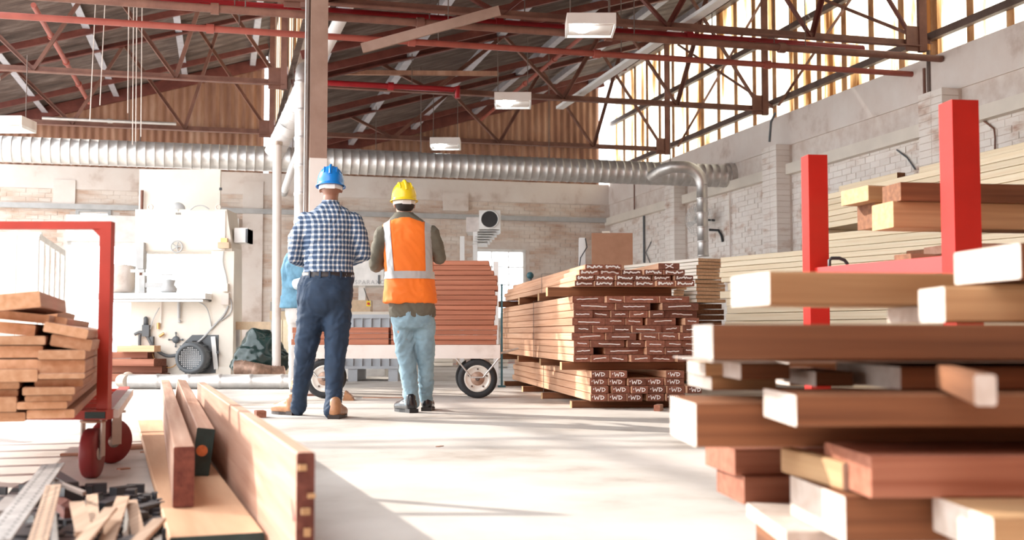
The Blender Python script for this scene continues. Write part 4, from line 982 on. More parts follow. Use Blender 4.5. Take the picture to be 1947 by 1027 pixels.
def head(mb, c, yaw=0, s=1.0):
    """head centred at c looking along +Y turned by yaw"""
    R_ = Matrix.Rotation(yaw, 3, 'Z'); c = Vector(c); T = lambda x, y, z: c + R_ @ (Vector((x, y, z)) * s)
    mb.ell(T(0, -.012, .02), (.076 * s, .095 * s, .10 * s), 24, 16, R_); mb.ell(T(0, .022, -.045), (.058 * s, .065 * s, .068 * s), 20, 12, R_)
    mb.ell(T(0, .055, -.088), (.025 * s, .025 * s, .022 * s), 12, 8, R_)       # chin
    mb.capsule(T(0, .088, .005), T(0, .105, -.030), .010 * s, .015 * s)        # nose
    mb.capsule(T(-.02, .084, -.058), T(.02, .084, -.058), .009 * s, .009 * s)  # lips
    mb.capsule(T(-.045, .068, .022), T(.045, .068, .022), .011 * s, .011 * s)  # brow
    for k in (-1, 1):
        mb.ell(T(k * .079, -.008, -.012), (.010 * s, .020 * s, .032 * s), 12, 10, R_ @ Matrix.Rotation(k * .3, 3, 'Z'))
    return T
def eyes(T, parent):
    for k in (-1, 1):
        MB().ell(T(k * .032, .079, -.002), (.013, .010, .010), 12, 8).build('eye', 'strap_white', parent); MB().ell(T(k * .032, .088, -.002), (.006, .004, .006), 10, 6).build('pupil', 'black', parent)
def helmet(c, r, parent, mt, tilt=.08, yaw=0):
    c = Vector(c); M_ = Matrix.Translation(c) @ Matrix.Rotation(yaw, 4, 'Z') @ Matrix.Rotation(tilt, 4, 'X')
    m = MB(); S = Matrix.Diagonal((1, 1.18, 1, 1)); prof = []
    for k in range(13):
        t = PI / 2 * k / 12; prof.append((r * math.sin(t), .135 * math.cos(t) ** .9 if k < 12 else 0))
    prof += [(r * 1.02, -.012), (r * 1.12, -.022), (r * 1.12, -.028), (r * 1.0, -.020), (r * .95, -.005)]
    prof += [(r * .95 * math.sin(PI / 2 * k / 8), .125 * math.cos(PI / 2 * k / 8)) for k in range(8, -1, -1)]
    m.lathe(prof, M_ @ S, 36); shell = m.build('helmet_shell', mt, parent)
    m = MB(); m.tube([M_ @ Vector((0, r * 1.15 * math.cos(a), .137 * math.sin(a) + .001)) for a in [PI * (.12 + .76 * k / 14) for k in range(15)]], .012, 8)
    for sx in (-.045, .045): m.tube([M_ @ Vector((sx, r * 1.08 * math.cos(a), .122 * math.sin(a) + .001)) for a in [PI * (.18 + .64 * k / 14) for k in range(15)]], .006, 8)
    m.build('helmet_ridge', mt, shell)
    pk = MB(); pts = []
    pk.ell(M_ @ Vector((0, r * 1.2, -.022)), (r * .75, .045, .006), 20, 6, M_.to_3x3()); pk.build('peak', mt, shell)
    sb = MB(); ring = lambda rr, z: [(rr * .90 * math.cos(a), rr * 1.09 * math.sin(a), z) for a in [2 * PI * k / 30 for k in range(30)]]
    vs = []
    for z, rr in ((-.018, r), (-.055, r * .97), (-.055, r * .93), (-.018, r * .96)): vs += ring(rr, z)
    n = 30; sb.add(vs, [(i * n + k, i * n + (k + 1) % n, ((i + 1) % 4) * n + (k + 1) % n, ((i + 1) % 4) * n + k) for i in range(4) for k in range(n)], 0, True, M_)
    sb.build('headband', 'strap_white', parent)
    MB().box(-.035, .035, -r * 1.12, -r * 1.06, -.062, -.030, M_).build('ratchet', 'strap_white', parent)
    for k in (-1, 1): MB().box(k * r * .80 - .004, k * r * .80 + .004, -.012, .012, -.04, -.01, M_).build('headband_clip', 'strap_white', parent)
    return shell
def shoe(parent, heel, d, L, w, mt, solemt):
    """heel: ground point of the heel, d: toe direction"""
    d = Vector(d).normalized(); x = Vector((d.y, -d.x, 0)); g = Vector(heel)
    T = lambda a, b_, z: g + d * a + x * b_ + Vector((0, 0, z))
    m = MB(); m.capsule(T(.04, 0, .055), T(.05, 0, .115), w * .46, w * .42); m.capsule(T(.04, 0, .05), T(L * .55, 0, .048), w * .45, w * .48); m.capsule(T(L * .55, 0, .048), T(L - .045, 0, .040), w * .48, w * .40)
    m.capsule(T(.06, 0, .10), T(L * .6, 0, .065), w * .34, w * .34)
    me = remesh(m, .008, 3)
    for v in me.vertices: v.co.z = max(v.co.z, .018)
    up = put(me, 'shoe_upper', mt, parent)
    s = MB(); pr = []
    n = 20
    for k in range(n):
        t = 2 * PI * k / n; a = L / 2 - L / 2 * math.cos(t) * 1.0; b_ = w * .5 * math.sin(t) * (1.0 if a > L * .35 else .86); pr.append((a, b_))
    vs = [T(a, b_, 0.0) for a, b_ in pr] + [T(a, b_, .022) for a, b_ in pr]
    s.add(vs, [tuple(range(n)), tuple(range(2 * n - 1, n - 1, -1))] + [(k, n + k, n + (k + 1) % n, (k + 1) % n) for k in range(n)]); s.build('sole', solemt, parent)
    s = MB(); s.box(-.0, .07, -w * .40, w * .40, 0, .03, Matrix(((d.x, x.x, 0, g.x), (d.y, x.y, 0, g.y), (0, 0, 1, 0), (0, 0, 0, 1)))); s.build('heel', solemt, parent)
def rings(lst, D):                      # [(py, pxc, half width px, depth radius, y offset)]
    out = []
    for py, pxc, hw, ry, dy in lst:
        p = P(pxc, py, D); out.append(((p.x, D + dy, p.z), hw / px2m(D), ry))
    return out

# ---- man in the blue hard hat
DM = 8.42
man = root('person', P(622, 786, DM) * Vector((1, 1, 0)) if False else (P(622, 786, DM).x, DM, 0), 0, 'man seen from behind in blue hard hat, blue gingham shirt and navy trousers', 'person')
b = MB()
hc = P(628, 356, DM); hc.y = DM + .03; T = head(b, hc, yaw=.12)
b.capsule(P(628, 405, DM), P(628, 375, DM) + Vector((0, .015, 0)), .062, .056)
torso = [(398, 628, 30, .075, 0), (412, 628, 44, .10, 0), (430, 628, 46, .11, 0), (465, 627, 42, .12, 0), (500, 625, 40, .11, 0), (530, 622, 42, .11, 0), (565, 618, 45, .125, 0), (590, 617, 42, .12, 0)]
b.loft(rings(torso, DM))
LA = [(P(579, 421, DM), .050), (P(563, 487, DM + .02), .040)]; LF = [(P(563, 487, DM + .02), .040), (P(590, 500, DM + .24), .030)]
RA = [(P(676, 421, DM), .050), (P(689, 484, DM + .02), .040)]; RF = [(P(689, 484, DM + .02), .040), (P(664, 497, DM + .24), .030)]
for l in (LA, LF, RA, RF): b.limb(l)
hand(b, P(590, 500, DM + .24), (.25, 1, -.05), (-.3, 0, 1), 1, .5, -1); hand(b, P(664, 497, DM + .24), (-.25, 1, -.05), (.3, 0, 1), 1, .5, 1)
LL = [(P(594, 585, DM), .085), (P(579, 672, DM - .03), .055), (P(568, 768, DM + .1), .042)]; RL = [(P(643, 585, DM), .085), (P(637, 672, DM - .06), .055), (P(633, 778, DM - .2), .042)]
b.limb(LL); b.limb(RL)
put(remesh(b, .0075, 3), 'body', 'skin_dark', man)
eyes(T, man)
hr = MB(); hr.ell(hc + Vector((0, -.022, .012)), (.080, .094, .098), 24, 16); me = remesh(hr, .01, 2)
put(me, 'hair', 'hair_dark', man) if False else None
# shirt
b = MB(); st = [(384, 628, 15, .058, .01), (392, 628, 23, .075, 0), (401, 628, 36, .098, 0), (410, 627, 47, .115, 0), (425, 627, 53, .13, 0), (450, 627, 50, .142, 0), (480, 626, 47, .140, 0), (505, 625, 46, .135, 0), (520, 625, 47, .138, 0), (530, 626, 48, .138, 0)]
b.loft(rings(st, DM), 32)
b.limb([(P(583, 423, DM), .078), (P(566, 452, DM), .070), (P(561, 488, DM + .02), .058)]); b.limb([(P(561, 488, DM + .02), .056), (P(582, 499, DM + .17), .045)])
b.limb([(P(672, 423, DM), .078), (P(683, 452, DM), .068), (P(691, 484, DM + .02), .056)]); b.limb([(P(691, 484, DM + .02), .054), (P(671, 496, DM + .17), .045)])
put(remesh(b, .011, 5, folds(.014, 5, 15, 2)), 'shirt', 'gingham', man)
# collar
c = P(628, 386, DM); m = MB(); m.loft([((c.x, DM + .012, c.z - .035), .072, .078), ((c.x, DM + .012, c.z + .018), .064, .070), ((c.x, DM + .012, c.z + .018), .060, .066), ((c.x, DM + .012, c.z - .03), .066, .072)], 28, caps=False); m.build('collar', 'gingham', man)
m = MB(); c = P(624, 523, DM)
def beltring(c, rx, ry, z0, z1, t=.004): return [((c.x, DM, z0), rx, ry), ((c.x, DM, z1), rx, ry), ((c.x, DM, z1), rx - t, ry - t), ((c.x, DM, z0), rx - t, ry - t), ((c.x, DM, z0), rx, ry)]
m.loft(beltring(c, 49.5 / px2m(DM), .148, c.z - .02, c.z + .016), 36, caps=False); m.build('belt', 'belt', man)
for a in (-2.2, -1.75, -1.4, -.95): MB().box(-.007, .007, -.004, .004, -.028, .024, Matrix.Translation((c.x + 50.5 / px2m(DM) * math.cos(a), DM + .152 * math.sin(a), c.z)) @ Matrix.Rotation(a + PI / 2, 4, 'Z')).build('belt_loop', 'navy_chino', man)
b = MB(); b.loft(rings([(524, 624, 49.5, .146, 0), (545, 620, 53, .152, -.005), (570, 618, 53, .158, -.01), (588, 617, 47, .140, -.005), (604, 617, 32, .10, 0)], DM), 32)
b.limb([(P(596, 578, DM), .115), (P(589, 620, DM - .01), .101), (P(580, 672, DM - .03), .079), (P(573, 730, DM + .04), .065), (P(568, 775, DM + .10), .058)])
b.limb([(P(640, 578, DM), .115), (P(641, 620, DM - .03), .100), (P(638, 672, DM - .06), .079), (P(635, 730, DM - .13), .066), (P(632, 783, DM - .2), .061)])
b.ell(P(603, 560, DM - .06), (.10, .10, .11)); b.ell(P(636, 560, DM - .06), (.10, .10, .11))
put(remesh(b, .011, 4, folds(.016, 6, 14, 5)), 'trousers', 'navy_chino', man)
gz = G(566, 786, 0); shoe(man, (gz.x + .03, DM + .11, 0), (-.75, .66, 0), .29, .105, 'tan_leather', 'belt')
g2 = P(634, 790, DM - .26); shoe(man, (g2.x, DM - .27, 0), (.12, 1, 0), .29, .105, 'tan_leather', 'belt')
hp = P(628, 346, DM); helmet((hp.x, DM + .02, hp.z - .01), .100, man, 'hat_blue', -.10, .12)

# ---- man in the orange vest
DN = 8.92
ma2 = root('person', (P(790, 780, DN).x, DN, 0), 0, 'man seen from behind in yellow hard hat, orange reflective vest and pale jeans', 'person')
b = MB(); hc = P(768, 386, DN); hc.y = DN + .02; T = head(b, hc, yaw=.35)
b.capsule(P(770, 425, DN), P(769, 400, DN) + Vector((0, .01, 0)), .060, .055)
b.loft(rings([(418, 771, 28, .075, 0), (432, 774, 42, .10, 0), (450, 775, 44, .11, 0), (490, 777, 40, .12, 0), (540, 780, 38, .11, 0), (575, 783, 40, .115, 0), (610, 786, 38, .115, 0)], DN))
LA = [(P(727, 445, DN), .048), (P(716, 503, DN + .04), .040)]; LF = [(P(716, 503, DN + .04), .040), (P(736, 498, DN + .27), .030)]
RA = [(P(822, 445, DN), .048), (P(835, 489, DN + .05), .040)]; RF = [(P(835, 489, DN + .05), .040), (P(815, 478, DN + .27), .030)]
for l in (LA, LF, RA, RF): b.limb(l)
hand(b, P(736, 498, DN + .27), (.3, 1, .1), (-.4, 0, 1), 1, .6, -1); hand(b, P(815, 478, DN + .27), (-.3, 1, .1), (.4, 0, 1), 1, .6, 1)
b.limb([(P(766, 605, DN), .08), (P(772, 682, DN - .03), .055), (P(783, 762, DN - .08), .040)]); b.limb([(P(805, 605, DN), .08), (P(811, 682, DN + .02), .055), (P(811, 758, DN + .12), .040)])
put(remesh(b, .0075, 3), 'body', 'skin_mid', ma2); eyes(T, ma2)
hr = MB(); hr.ell(hc + Matrix.Rotation(.35, 3, 'Z') @ Vector((0, -.022, .004)), (.081, .094, .088), 24, 16); put(remesh(hr, .01, 2), 'hair', 'hair_dark', ma2)
b = MB(); b.loft(rings([(404, 770, 16, .060, .01), (414, 771, 25, .080, 0), (424, 772, 38, .10, 0), (434, 774, 45, .115, 0), (452, 775, 47, .125, 0), (490, 777, 43, .13, 0), (540, 780, 42, .13, 0), (575, 783, 44, .135, 0), (604, 785, 43, .135, 0)], DN), 32)
b.limb([(P(730, 445, DN), .070), (P(720, 475, DN + .01), .068), (P(715, 504, DN + .04), .060)]); b.limb([(P(715, 504, DN + .04), .058), (P(731, 500, DN + .20), .044)])
b.limb([(P(819, 445, DN), .070), (P(829, 468, DN + .02), .062), (P(836, 490, DN + .05), .052)]); b.limb([(P(836, 490, DN + .05), .050), (P(820, 480, DN + .20), .042)])
put(remesh(b, .011, 5, folds(.015, 6, 15, 9)), 'shirt', 'olive_shirt', ma2)
c = P(770, 409, DN); m = MB(); m.loft([((c.x, DN + .01, c.z - .035), .078, .080), ((c.x, DN + .01, c.z + .02), .066, .070), ((c.x, DN + .01, c.z + .02), .062, .066), ((c.x, DN + .01, c.z - .03), .072, .076)], 28, caps=False); m.build('collar', 'olive_shirt', ma2)
vest = MB(); vest.loft(rings([(416, 771, 20, .088, 0), (421, 772, 33, .108, 0), (430, 774, 48, .124, 0), (445, 776, 51, .136, 0), (470, 776, 47, .140, 0), (500, 777, 46, .142, 0), (540, 779, 48, .146, 0), (577, 780, 52, .152, 0)], DN), 48)
vm = remesh(vest, .011, 4, folds(.013, 8, 4, 21))
def cut(me, planes, off):
    bm = bmesh.new(); bm.from_mesh(me)
    for co, no in planes:
        bmesh.ops.bisect_plane(bm, geom=bm.verts[:] + bm.edges[:] + bm.faces[:], plane_co=co, plane_no=no, clear_outer=True)
    bm.normal_update()
    for v in bm.verts: v.co += v.normal * off
    r = bpy.data.meshes.new('cut'); bm.to_mesh(r); bm.free(); r.polygons.foreach_set('use_smooth', [True] * len(r.polygons)); return r
s2 = px2m(DN)
def vx(px): return P(px, 500, DN).x
def vz(py): return P(780, py, DN).z
zb1, zb0 = vz(517), vz(531)
bands = []
hz1 = cut(vm, [(Vector((0, 0, zb1)), Vector((0, 0, 1))), (Vector((0, 0, zb0)), Vector((0, 0, -1)))], .004)
def strip(x_top, x_bot, w):     # slanting upright band on the back, between shoulder and the level band
    zt_, zl = vz(424), zb1; a = Vector((vx(x_top), 0, zt_)); b_ = Vector((vx(x_bot), 0, zl)); d = (b_ - a).normalized(); n = Vector((-d.z, 0, d.x)); 
    if n.x < 0: n = -n
    h = w / 2 / s2
    return cut(vm, [(Vector((0, 0, zl)), Vector((0, 0, -1))), (a + n * h, n), (a - n * h, -n)], .004)
st1, st2 = strip(737, 746, 13), strip(814, 817, 12)
v = put(vm, 'vest', 'vest_orange', ma2)
put(hz1, 'reflective_tape', 'tape', v, label='level grey reflective band'); put(st1, 'reflective_tape', 'tape', v, label='left grey reflective band'); put(st2, 'reflective_tape', 'tape', v, label='right grey reflective band')
b = MB(); b.loft(rings([(590, 785, 40, .125, 0), (612, 786, 42, .135, 0), (625, 787, 40, .13, 0)], DN), 32)
b.limb([(P(768, 610, DN), .096), (P(768, 645, DN), .085), (P(773, 685, DN - .03), .070), (P(779, 730, DN - .05), .062), (P(783, 768, DN - .08), .056)])
b.limb([(P(805, 610, DN), .092), (P(808, 645, DN), .080), (P(810, 685, DN + .02), .066), (P(810, 730, DN + .07), .058), (P(811, 762, DN + .12), .053)])
put(remesh(b, .011, 4, folds(.018, 7, 17, 33)), 'trousers', 'pale_jeans', ma2)
q = P(788, 780, DN - .1); shoe(ma2, (q.x, DN - .14, 0), (-.55, .8, 0), .29, .10, 'black_leather', 'black'); q = P(811, 772, DN + .1); shoe(ma2, (q.x, DN + .06, 0), (.05, 1, 0), .29, .10, 'black_leather', 'black')
hp = P(768, 378, DN); helmet((hp.x, DN + .01, hp.z + .005), .098, ma2, 'hat_yellow', -.04, .3)

# ---- third person, mostly hidden, in a denim shirt
DK = 11.95
ma3 = root('person', (P(575, 700, DK).x, DK, 0), 0, 'person in blue denim shirt and pale trousers, half hidden behind the man in blue hat', 'person')
b = MB(); hc = P(590, 440, DK); T = head(b, hc, yaw=-1.2)
b.capsule(P(585, 480, DK), hc - Vector((0, 0, .06)), .058, .054)
b.loft(rings([(478, 582, 22, .08, 0), (492, 582, 32, .10, 0), (530, 580, 32, .11, 0), (570, 578, 30, .11, 0), (600, 577, 32, .115, 0)], DK))
b.limb([(P(552, 490, DK), .045), (P(549, 540, DK - .05), .038), (P(590, 531, DK - .24), .030)]); hand(b, P(590, 531, DK - .24), (1, -.1, .1), (0, -1, .3), 1, .7, 1)
b.limb([(P(612, 490, DK), .045), (P(617, 540, DK - .05), .038), (P(606, 525, DK - .26), .030)]); hand(b, P(606, 525, DK - .26), (-1, -.2, .2), (0, -1, .3), 1, .7, -1)
b.limb([(P(566, 598, DK), .075), (P(562, 672, DK), .052), (P(560, 736, DK), .04)]); b.limb([(P(600, 598, DK), .075), (P(608, 672, DK), .052), (P(610, 736, DK), .04)])
put(remesh(b, .0075, 3), 'body', 'skin_mid', ma3); eyes(T, ma3)
hr = MB(); hr.ell(hc + Vector((-.025, 0, .03)), (.092, .082, .092), 24, 16); put(remesh(hr, .01, 2), 'hair', 'hair_dark', ma3)
b = MB(); b.loft(rings([(470, 584, 14, .07, 0), (477, 582, 25, .095, 0), (487, 580, 36, .115, 0), (510, 578, 38, .125, 0), (550, 574, 38, .13, 0), (586, 572, 41, .14, 0)], DK), 32)
b.limb([(P(553, 492, DK), .068), (P(546, 515, DK), .066), (P(547, 542, DK - .04), .060), (P(562, 541, DK - .13), .052)]); b.limb([(P(611, 492, DK), .068), (P(618, 540, DK - .04), .058), (P(608, 530, DK - .15), .05)])
put(remesh(b, .011, 5, folds(.013, 7, 10, 40)), 'shirt', 'denim_shirt', ma3)
m = MB(); m.tube([P(563, 541, DK - .13), P(576, 537, DK - .19)], [.058, .054], 16); m.build('cuff', 'denim_cuff', ma3)
b = MB(); b.loft(rings([(578, 576, 34, .125, 0), (600, 580, 37, .13, 0), (615, 582, 36, .125, 0)], DK), 28); b.limb([(P(564, 605, DK), .088), (P(561, 672, DK), .072), (P(560, 734, DK), .062)]); b.limb([(P(600, 605, DK), .088), (P(609, 672, DK), .072), (P(611, 734, DK), .062)])
put(remesh(b, .012, 4, folds(.01, 6, 10, 50)), 'trousers', 'grey_trousers', ma3)
for px in (560, 611): q = P(px, 740, DK); shoe(ma3, (q.x, DK - .02, 0), (.4, -.9, 0), .28, .10, 'tan_leather', 'belt')

# ================================================================ flat-bed trolley with red-brown boards
DT = 10.75
tr = root('trolley', (P(770, 757, DT).x, DT, 0), 0, 'pale wooden flat-bed trolley on pneumatic wheels behind the two men', 'trolley')
zt, zb = P(770, 656, DT).z, P(770, 682, DT).z; xa, xb_ = P(560, 670, DT).x, P(951, 670, DT).x
MB().box(xa, xb_, DT - .02, DT + .03, zb, zt).build('front_beam', 'plaster', tr); MB().box(xa, xb_, DT + .43, DT + .48, zb, zt).build('rear_beam', 'plaster', tr)
for k in range(7): x = xa + (xb_ - xa) * k / 6 - .0; MB().box(min(x, xb_ - .1), min(x, xb_ - .1) + .1, DT + .03, DT + .43, zt - .04, zt - .001).build('deck_board', 'bench_wood', tr)
MB().cyl(P(951, 672, DT), P(985, 663, DT + .1), .01, 8).build('drawbar', 'galv', tr)
def wheel(px, D, steer=0):
    r = P(px, 681, D).z; g = P(px, 700, D); M_ = Matrix.Translation((g.x, D + .03, .187)) @ Matrix.Rotation(steer, 4, 'Z') @ Matrix.Rotation(PI / 2, 4, 'X')
    ty = MB(); ty.lathe([(.122, -.030), (.150, -.042), (.175, -.038), (.186, -.018), (.187, 0), (.186, .018), (.175, .038), (.150, .042), (.122, .030)], M_, 40); w = ty.build('tyre', 'rubber', tr)
    MB().lathe([(.0, .012), (.045, .022), (.085, .016), (.108, .024), (.126, .034), (.128, .030), (.128, -.03), (.10, -.02), (0, -.01)], M_, 36).build('rim', 'rim', w)
    MB().lathe([(0, .040), (.055, .034), (.066, .020)], M_, 24).build('hub', 'hub_rust', w)
    MB().lathe([(0, .055), (.020, .055), (.022, .035)], M_, 16).build('axle_cap', 'dark_steel', w)
    for k in range(5):
        a = 2 * PI * k / 5 + .3; MB().lathe([(0, .034), (.008, .034), (.009, .016)], M_ @ Matrix.Translation((.09 * math.cos(a), .09 * math.sin(a), 0)), 8).build('wheel_nut', 'dark_steel', w)
wheel(908, DT); wheel(617, DT); wheel(902, DT + .40); wheel(622, DT + .40)
for px in (908, 617):
    c = P(px, 640, DT); c.z = .19
    for k in (-1, 1):
        MB().cyl((c.x + k * .20, DT - .04, zb), (c.x + k * .055, DT - .045, .20), .008, 8).build('wheel_stay', 'galv', tr)
    MB().cyl((c.x - .055, DT - .045, .20), (c.x + .055, DT - .045, .20), .008, 8).build('wheel_stay', 'galv', tr)
    for k in (-1, 1): MB().box(c.x + k * .09 - .02, c.x + k * .09 + .02, DT + .06, DT + .12, .30, zb).build('axle_bracket', 'galv', tr)
    MB().cyl((c.x, DT - .05, .187), (c.x, DT + .47, .187), .014, 10).build('axle', 'dark_steel', tr)
# boards on the trolley
z0 = zt + .001; x1 = P(944, 600, DT).x
hh = (P(700, 622, DT).z - z0) / 3
for k in range(3):
    xl = P(556, 600, DT).x + rnd.uniform(-.02, .02)
    plank((xl, DT - .01, z0 + k * hh), (1, 0), P(741, 600, DT).x - xl - .01, .44, hh - .003, ('meranti_panel', 'meranti_panel'), side=-1, name='board', label='low stack at the left of the trolley, %s board from the deck' % ORD[k], cat='board', group='red-brown boards on the trolley')
zt2 = P(880, 495, DT).z; n = 17; hh = (zt2 - z0) / n
for k in range(n):
    xl = P(744, 600, DT).x; e = rnd.uniform(-.03, .012) - (.05 if k > n - 3 else 0)
    plank((xl, DT - .01 + rnd.uniform(-.01, .01), z0 + k * hh), (1, 0), x1 + e - xl, .44, hh - .003, ('meranti_panel', 'meranti_panel'), side=-1, name='board', label='tall stack at the right of the trolley, %s board from the deck' % ORD[k], cat='board', group='red-brown boards on the trolley')

# ================================================================ things beyond the trolley
def lbox(px0, px1, y0, y1, D, dep, name, mt, label, cat, ground=False):
    a, b_ = P(px0, y0, D), P(px1, y1, D); z0_ = 0 if ground else b_.z
    return MB().box(a.x, b_.x, D, D + dep, z0_, a.z).build(name, mt, None, label, cat)
DP2 = 14.6
a, b_ = P(586, 598, DP2), P(756, 722, DP2); zt, zb = a.z, 0.0
pb = root('plastic_bin', ((a.x + b_.x) / 2, DP2, 0), 0, 'large grey plastic pallet box behind the trolley', 'plastic box')
MB().box(a.x, b_.x, DP2 + .02, DP2 + .9, .16, zt - .02).build('tub', 'grey_plastic', pb)
MB().box(a.x - .02, b_.x + .02, DP2 - .01, DP2 + .92, zt - .05, zt).build('rim', 'grey_plastic', pb)
for z_ in (.16, .34, .52): MB().box(a.x - .01, b_.x + .01, DP2 - .012, DP2 + .02, z_, z_ + .035).build('rib', 'grey_plastic', pb)
n = 10
for k in range(n + 1):
    x = a.x + (b_.x - a.x) * k / n; MB().box(x - .008, x + .008, DP2 - .01, DP2 + .02, .16, zt - .05).build('rib', 'grey_plastic', pb)
for k in range(3): x = a.x + (b_.x - a.x - .12) * k / 2; MB().box(x, x + .12, DP2, DP2 + .9, 0, .16).build('foot', 'grey_plastic', pb)
# lettered white machine behind the men
DW = 16.5
a, b_ = P(648, 492, DW), P(729, 543, DW)
wmch = root('white_machine', ((a.x + b_.x) / 2, DW, 0), 0, 'white machine with a lettered hood between the two men', 'machine')
MB().prism([(a.x, b_.z), (b_.x, b_.z), (b_.x, a.z - .12), (b_.x - .1, a.z), (a.x, a.z)], DW, DW + .7).build('hood', 'white_paint', wmch)
c = P(686, 580, DW); MB().box(c.x - .05, c.x + .05, DW + .1, DW + .2, .8, b_.z).build('support_post', 'white_paint', wmch)
a2, b2 = P(640, 593, DW), P(745, 612, DW); MB().box(a2.x, b2.x, DW - .1, DW + .8, b2.z, a2.z).build('table', 'cream', wmch)
MB().box(a2.x + .1, b2.x - .1, DW, DW + .7, 0, b2.z).build('base', 'white_paint', wmch)
a2, b2 = P(643, 584, DW), P(704, 594, DW); MB().box(a2.x, b2.x, DW, DW + .3, b2.z, a2.z + .1).build('wooden_fence', 'bench_wood', wmch)
c = P(703, 578, DW); MB().box(c.x - .03, c.x + .03, DW - .14, DW - .10, c.z - .04, c.z + .04).build('switch_box', 'hat_yellow', wmch); MB().cyl((c.x, DW - .14, c.z), (c.x, DW - .16, c.z), .018, 14).build('stop_button', 'red_mark', wmch)
MB().tube([c + Vector((0, -.12, .04)), P(697, 562, DW - .12), P(692, 548, DW - .12)], .006, 6).build('cable', 'black', wmch)
a2, b2 = P(719, 523, DW), P(722, 540, DW); MB().box(a2.x, b2.x, DW - .02, DW, b2.z, a2.z).build('indicator', 'dark_grey', wmch)
def text(s, loc, size, mt, parent, rot=(PI / 2, 0, 0), ext=.002, name='lettering'):
    cu = bpy.data.curves.new(name, 'FONT'); cu.body = s; cu.size = size; cu.extrude = ext; cu.align_x = 'CENTER'; cu.align_y = 'CENTER'; cu.space_character = 1.25
    o = bpy.data.objects.new(name, cu); COL.objects.link(o); dg = bpy.context.evaluated_depsgraph_get(); me = bpy.data.meshes.new_from_object(o.evaluated_get(dg)); bpy.data.objects.remove(o)
    me.transform(Matrix.Translation(loc) @ Matrix.Rotation(rot[2], 4, 'Z') @ Matrix.Rotation(rot[0], 4, 'X')); return put(me, name, mt, parent)
c = P(697, 537, DW); text('WOSPARAXOO', (c.x, DW - .003, c.z), .085, 'mid_grey', wmch)
# round-mouthed blower with a slatted tray, high behind the trolley stack
DU = 20.0
un = root('fan_unit', P(915, 470, DU), 0, 'grey blower housing with a big round black mouth above the trolley stack', 'blower')
c = P(931, 417, DU); r = 17 / px2m(DU); a, b_ = P(911, 400, DU), P(951, 436, DU)
MB().box(a.x, b_.x, DU, DU + .9, b_.z, a.z).build('housing', 'white_pvc', un)
MB().lathe([(r * .93, 0), (r * .93, .02), (r * 1.04, .02), (r * 1.04, -.02)], Matrix.Translation((c.x, DU, c.z)) @ Matrix.Rotation(PI / 2, 4, 'X'), 32).build('mouth_ring', 'white_pvc', un)
MB().cyl((c.x, DU - .004, c.z), (c.x, DU - .001, c.z), r * .93, 32).build('mouth', 'black', un)  # flat black disc paints in the shade inside the opening
a2, b2 = P(886, 412, DU), P(911, 440, DU); MB().box(a2.x, b2.x, DU + .1, DU + .9, b2.z, a2.z).build('side_housing', 'galv', un)
for k in range(6):
    y_ = 438 + k * 5; p, q = P(908 - k * 2, y_, DU + k * .02), P(948 - k * 4.5, y_, DU); MB().box(p.x, q.x, DU + .02, DU + .8, p.z - .012, p.z).build('slat', 'white_paint', un)
for px in (878, 903): p, q = P(px - 4, 448 if px < 900 else 440, DU), P(px + 4, 640, DU); MB().box(p.x, q.x, DU + .1, DU + .2, 0, p.z).build('post', 'white_pvc', un)
# upright brown panel and post behind the pack, dark dome
DQ = 15.5
a, b_ = P(1125, 443, DQ), P(1204, 640, DQ); MB().box(a.x, b_.x, DQ, DQ + .03, 0, a.z).build('hardboard_panel', 'hardboard', None, 'plain brown board standing upright behind the timber pack', 'panel')
a, b_ = P(1145, 440, DQ), P(1160, 444, DQ); MB().box(a.x, b_.x, DQ, DQ + .03, b_.z + .002, a.z + .003).build('offcut', 'pine_white', None, 'small pale block on top of the upright brown board', 'offcut')
p = root('white_post', P(1107, 640, 16) * Vector((1, 1, 0)), 0, 'slim white post with a cable left of the upright brown board', 'post'); c = P(1107, 452, 16); MB().box(c.x - .045, c.x + .045, 16, 16.1, 0, c.z).build('post', 'white_pvc', p)
MB().tube([P(1113, 453, 15.9), P(1116, 470, 15.9), P(1104, 490, 15.9), P(1100, 520, 15.9)], .008, 6).build('cable', 'black', p)
c = P(1008, 524, 14); t = root('dark_cap', (c.x, 14, 0), 0, 'dark teal dome showing above the far end of the timber pack', 'dome'); MB().ell(c, (.045, .045, .045), 16, 10).build('dome', 'teal_dark', t); MB().cyl((c.x, 14, 0), (c.x, 14, c.z), .02, 10).build('stand', 'dark_grey', t)
c = P(954, 560, 13); t = root('teal_post', (c.x, 13, 0), 0, 'thin dark teal post between trolley stack and timber pack', 'post'); MB().box(c.x - .012, c.x + .012, 13, 13.05, 0, P(954, 540, 13).z).build('post', 'teal_dark', t); MB().box(c.x - .045, c.x + .045, 12.98, 13.07, 0, .02).build('foot', 'teal_dark', t)
c = P(943, 500, 13.2); t = root('grey_post', (c.x, 13.2, 0), 0, 'light grey stake right behind the trolley stack', 'post'); MB().box(c.x - .03, c.x + .03, 13.2, 13.26, 0, P(943, 497, 13.2).z).build('post', 'white_pvc', t); MB().box(c.x - .07, c.x + .07, 13.15, 13.3, 0, .02).build('foot', 'galv', t)
# red line of tape on the floor far back
a, b_ = G(800, 694, 0), G(985, 690, 0); MB().beam(Vector((a.x, a.y, .004)), Vector((b_.x, b_.y, .004)), .08, .006).build('red_tape', 'red_mark', None, 'red tape line on the floor beyond the trolley', 'tape')
# low piles at the far end behind the trolley
for i, (px, y_, D) in enumerate(((820, 682, 21), (870, 684, 21.4), (925, 683, 20.6))):
    q = P(px, 640, D); t = 0
    for k in range(3): plank((q.x, D, .02 + k * .07), (1, .1), .4, .4, .06, ('pine_white', 'meranti_side'), side=-1, label='%s low far pile seen under the trolley, %s board' % (ORD[i], ORD[k]))
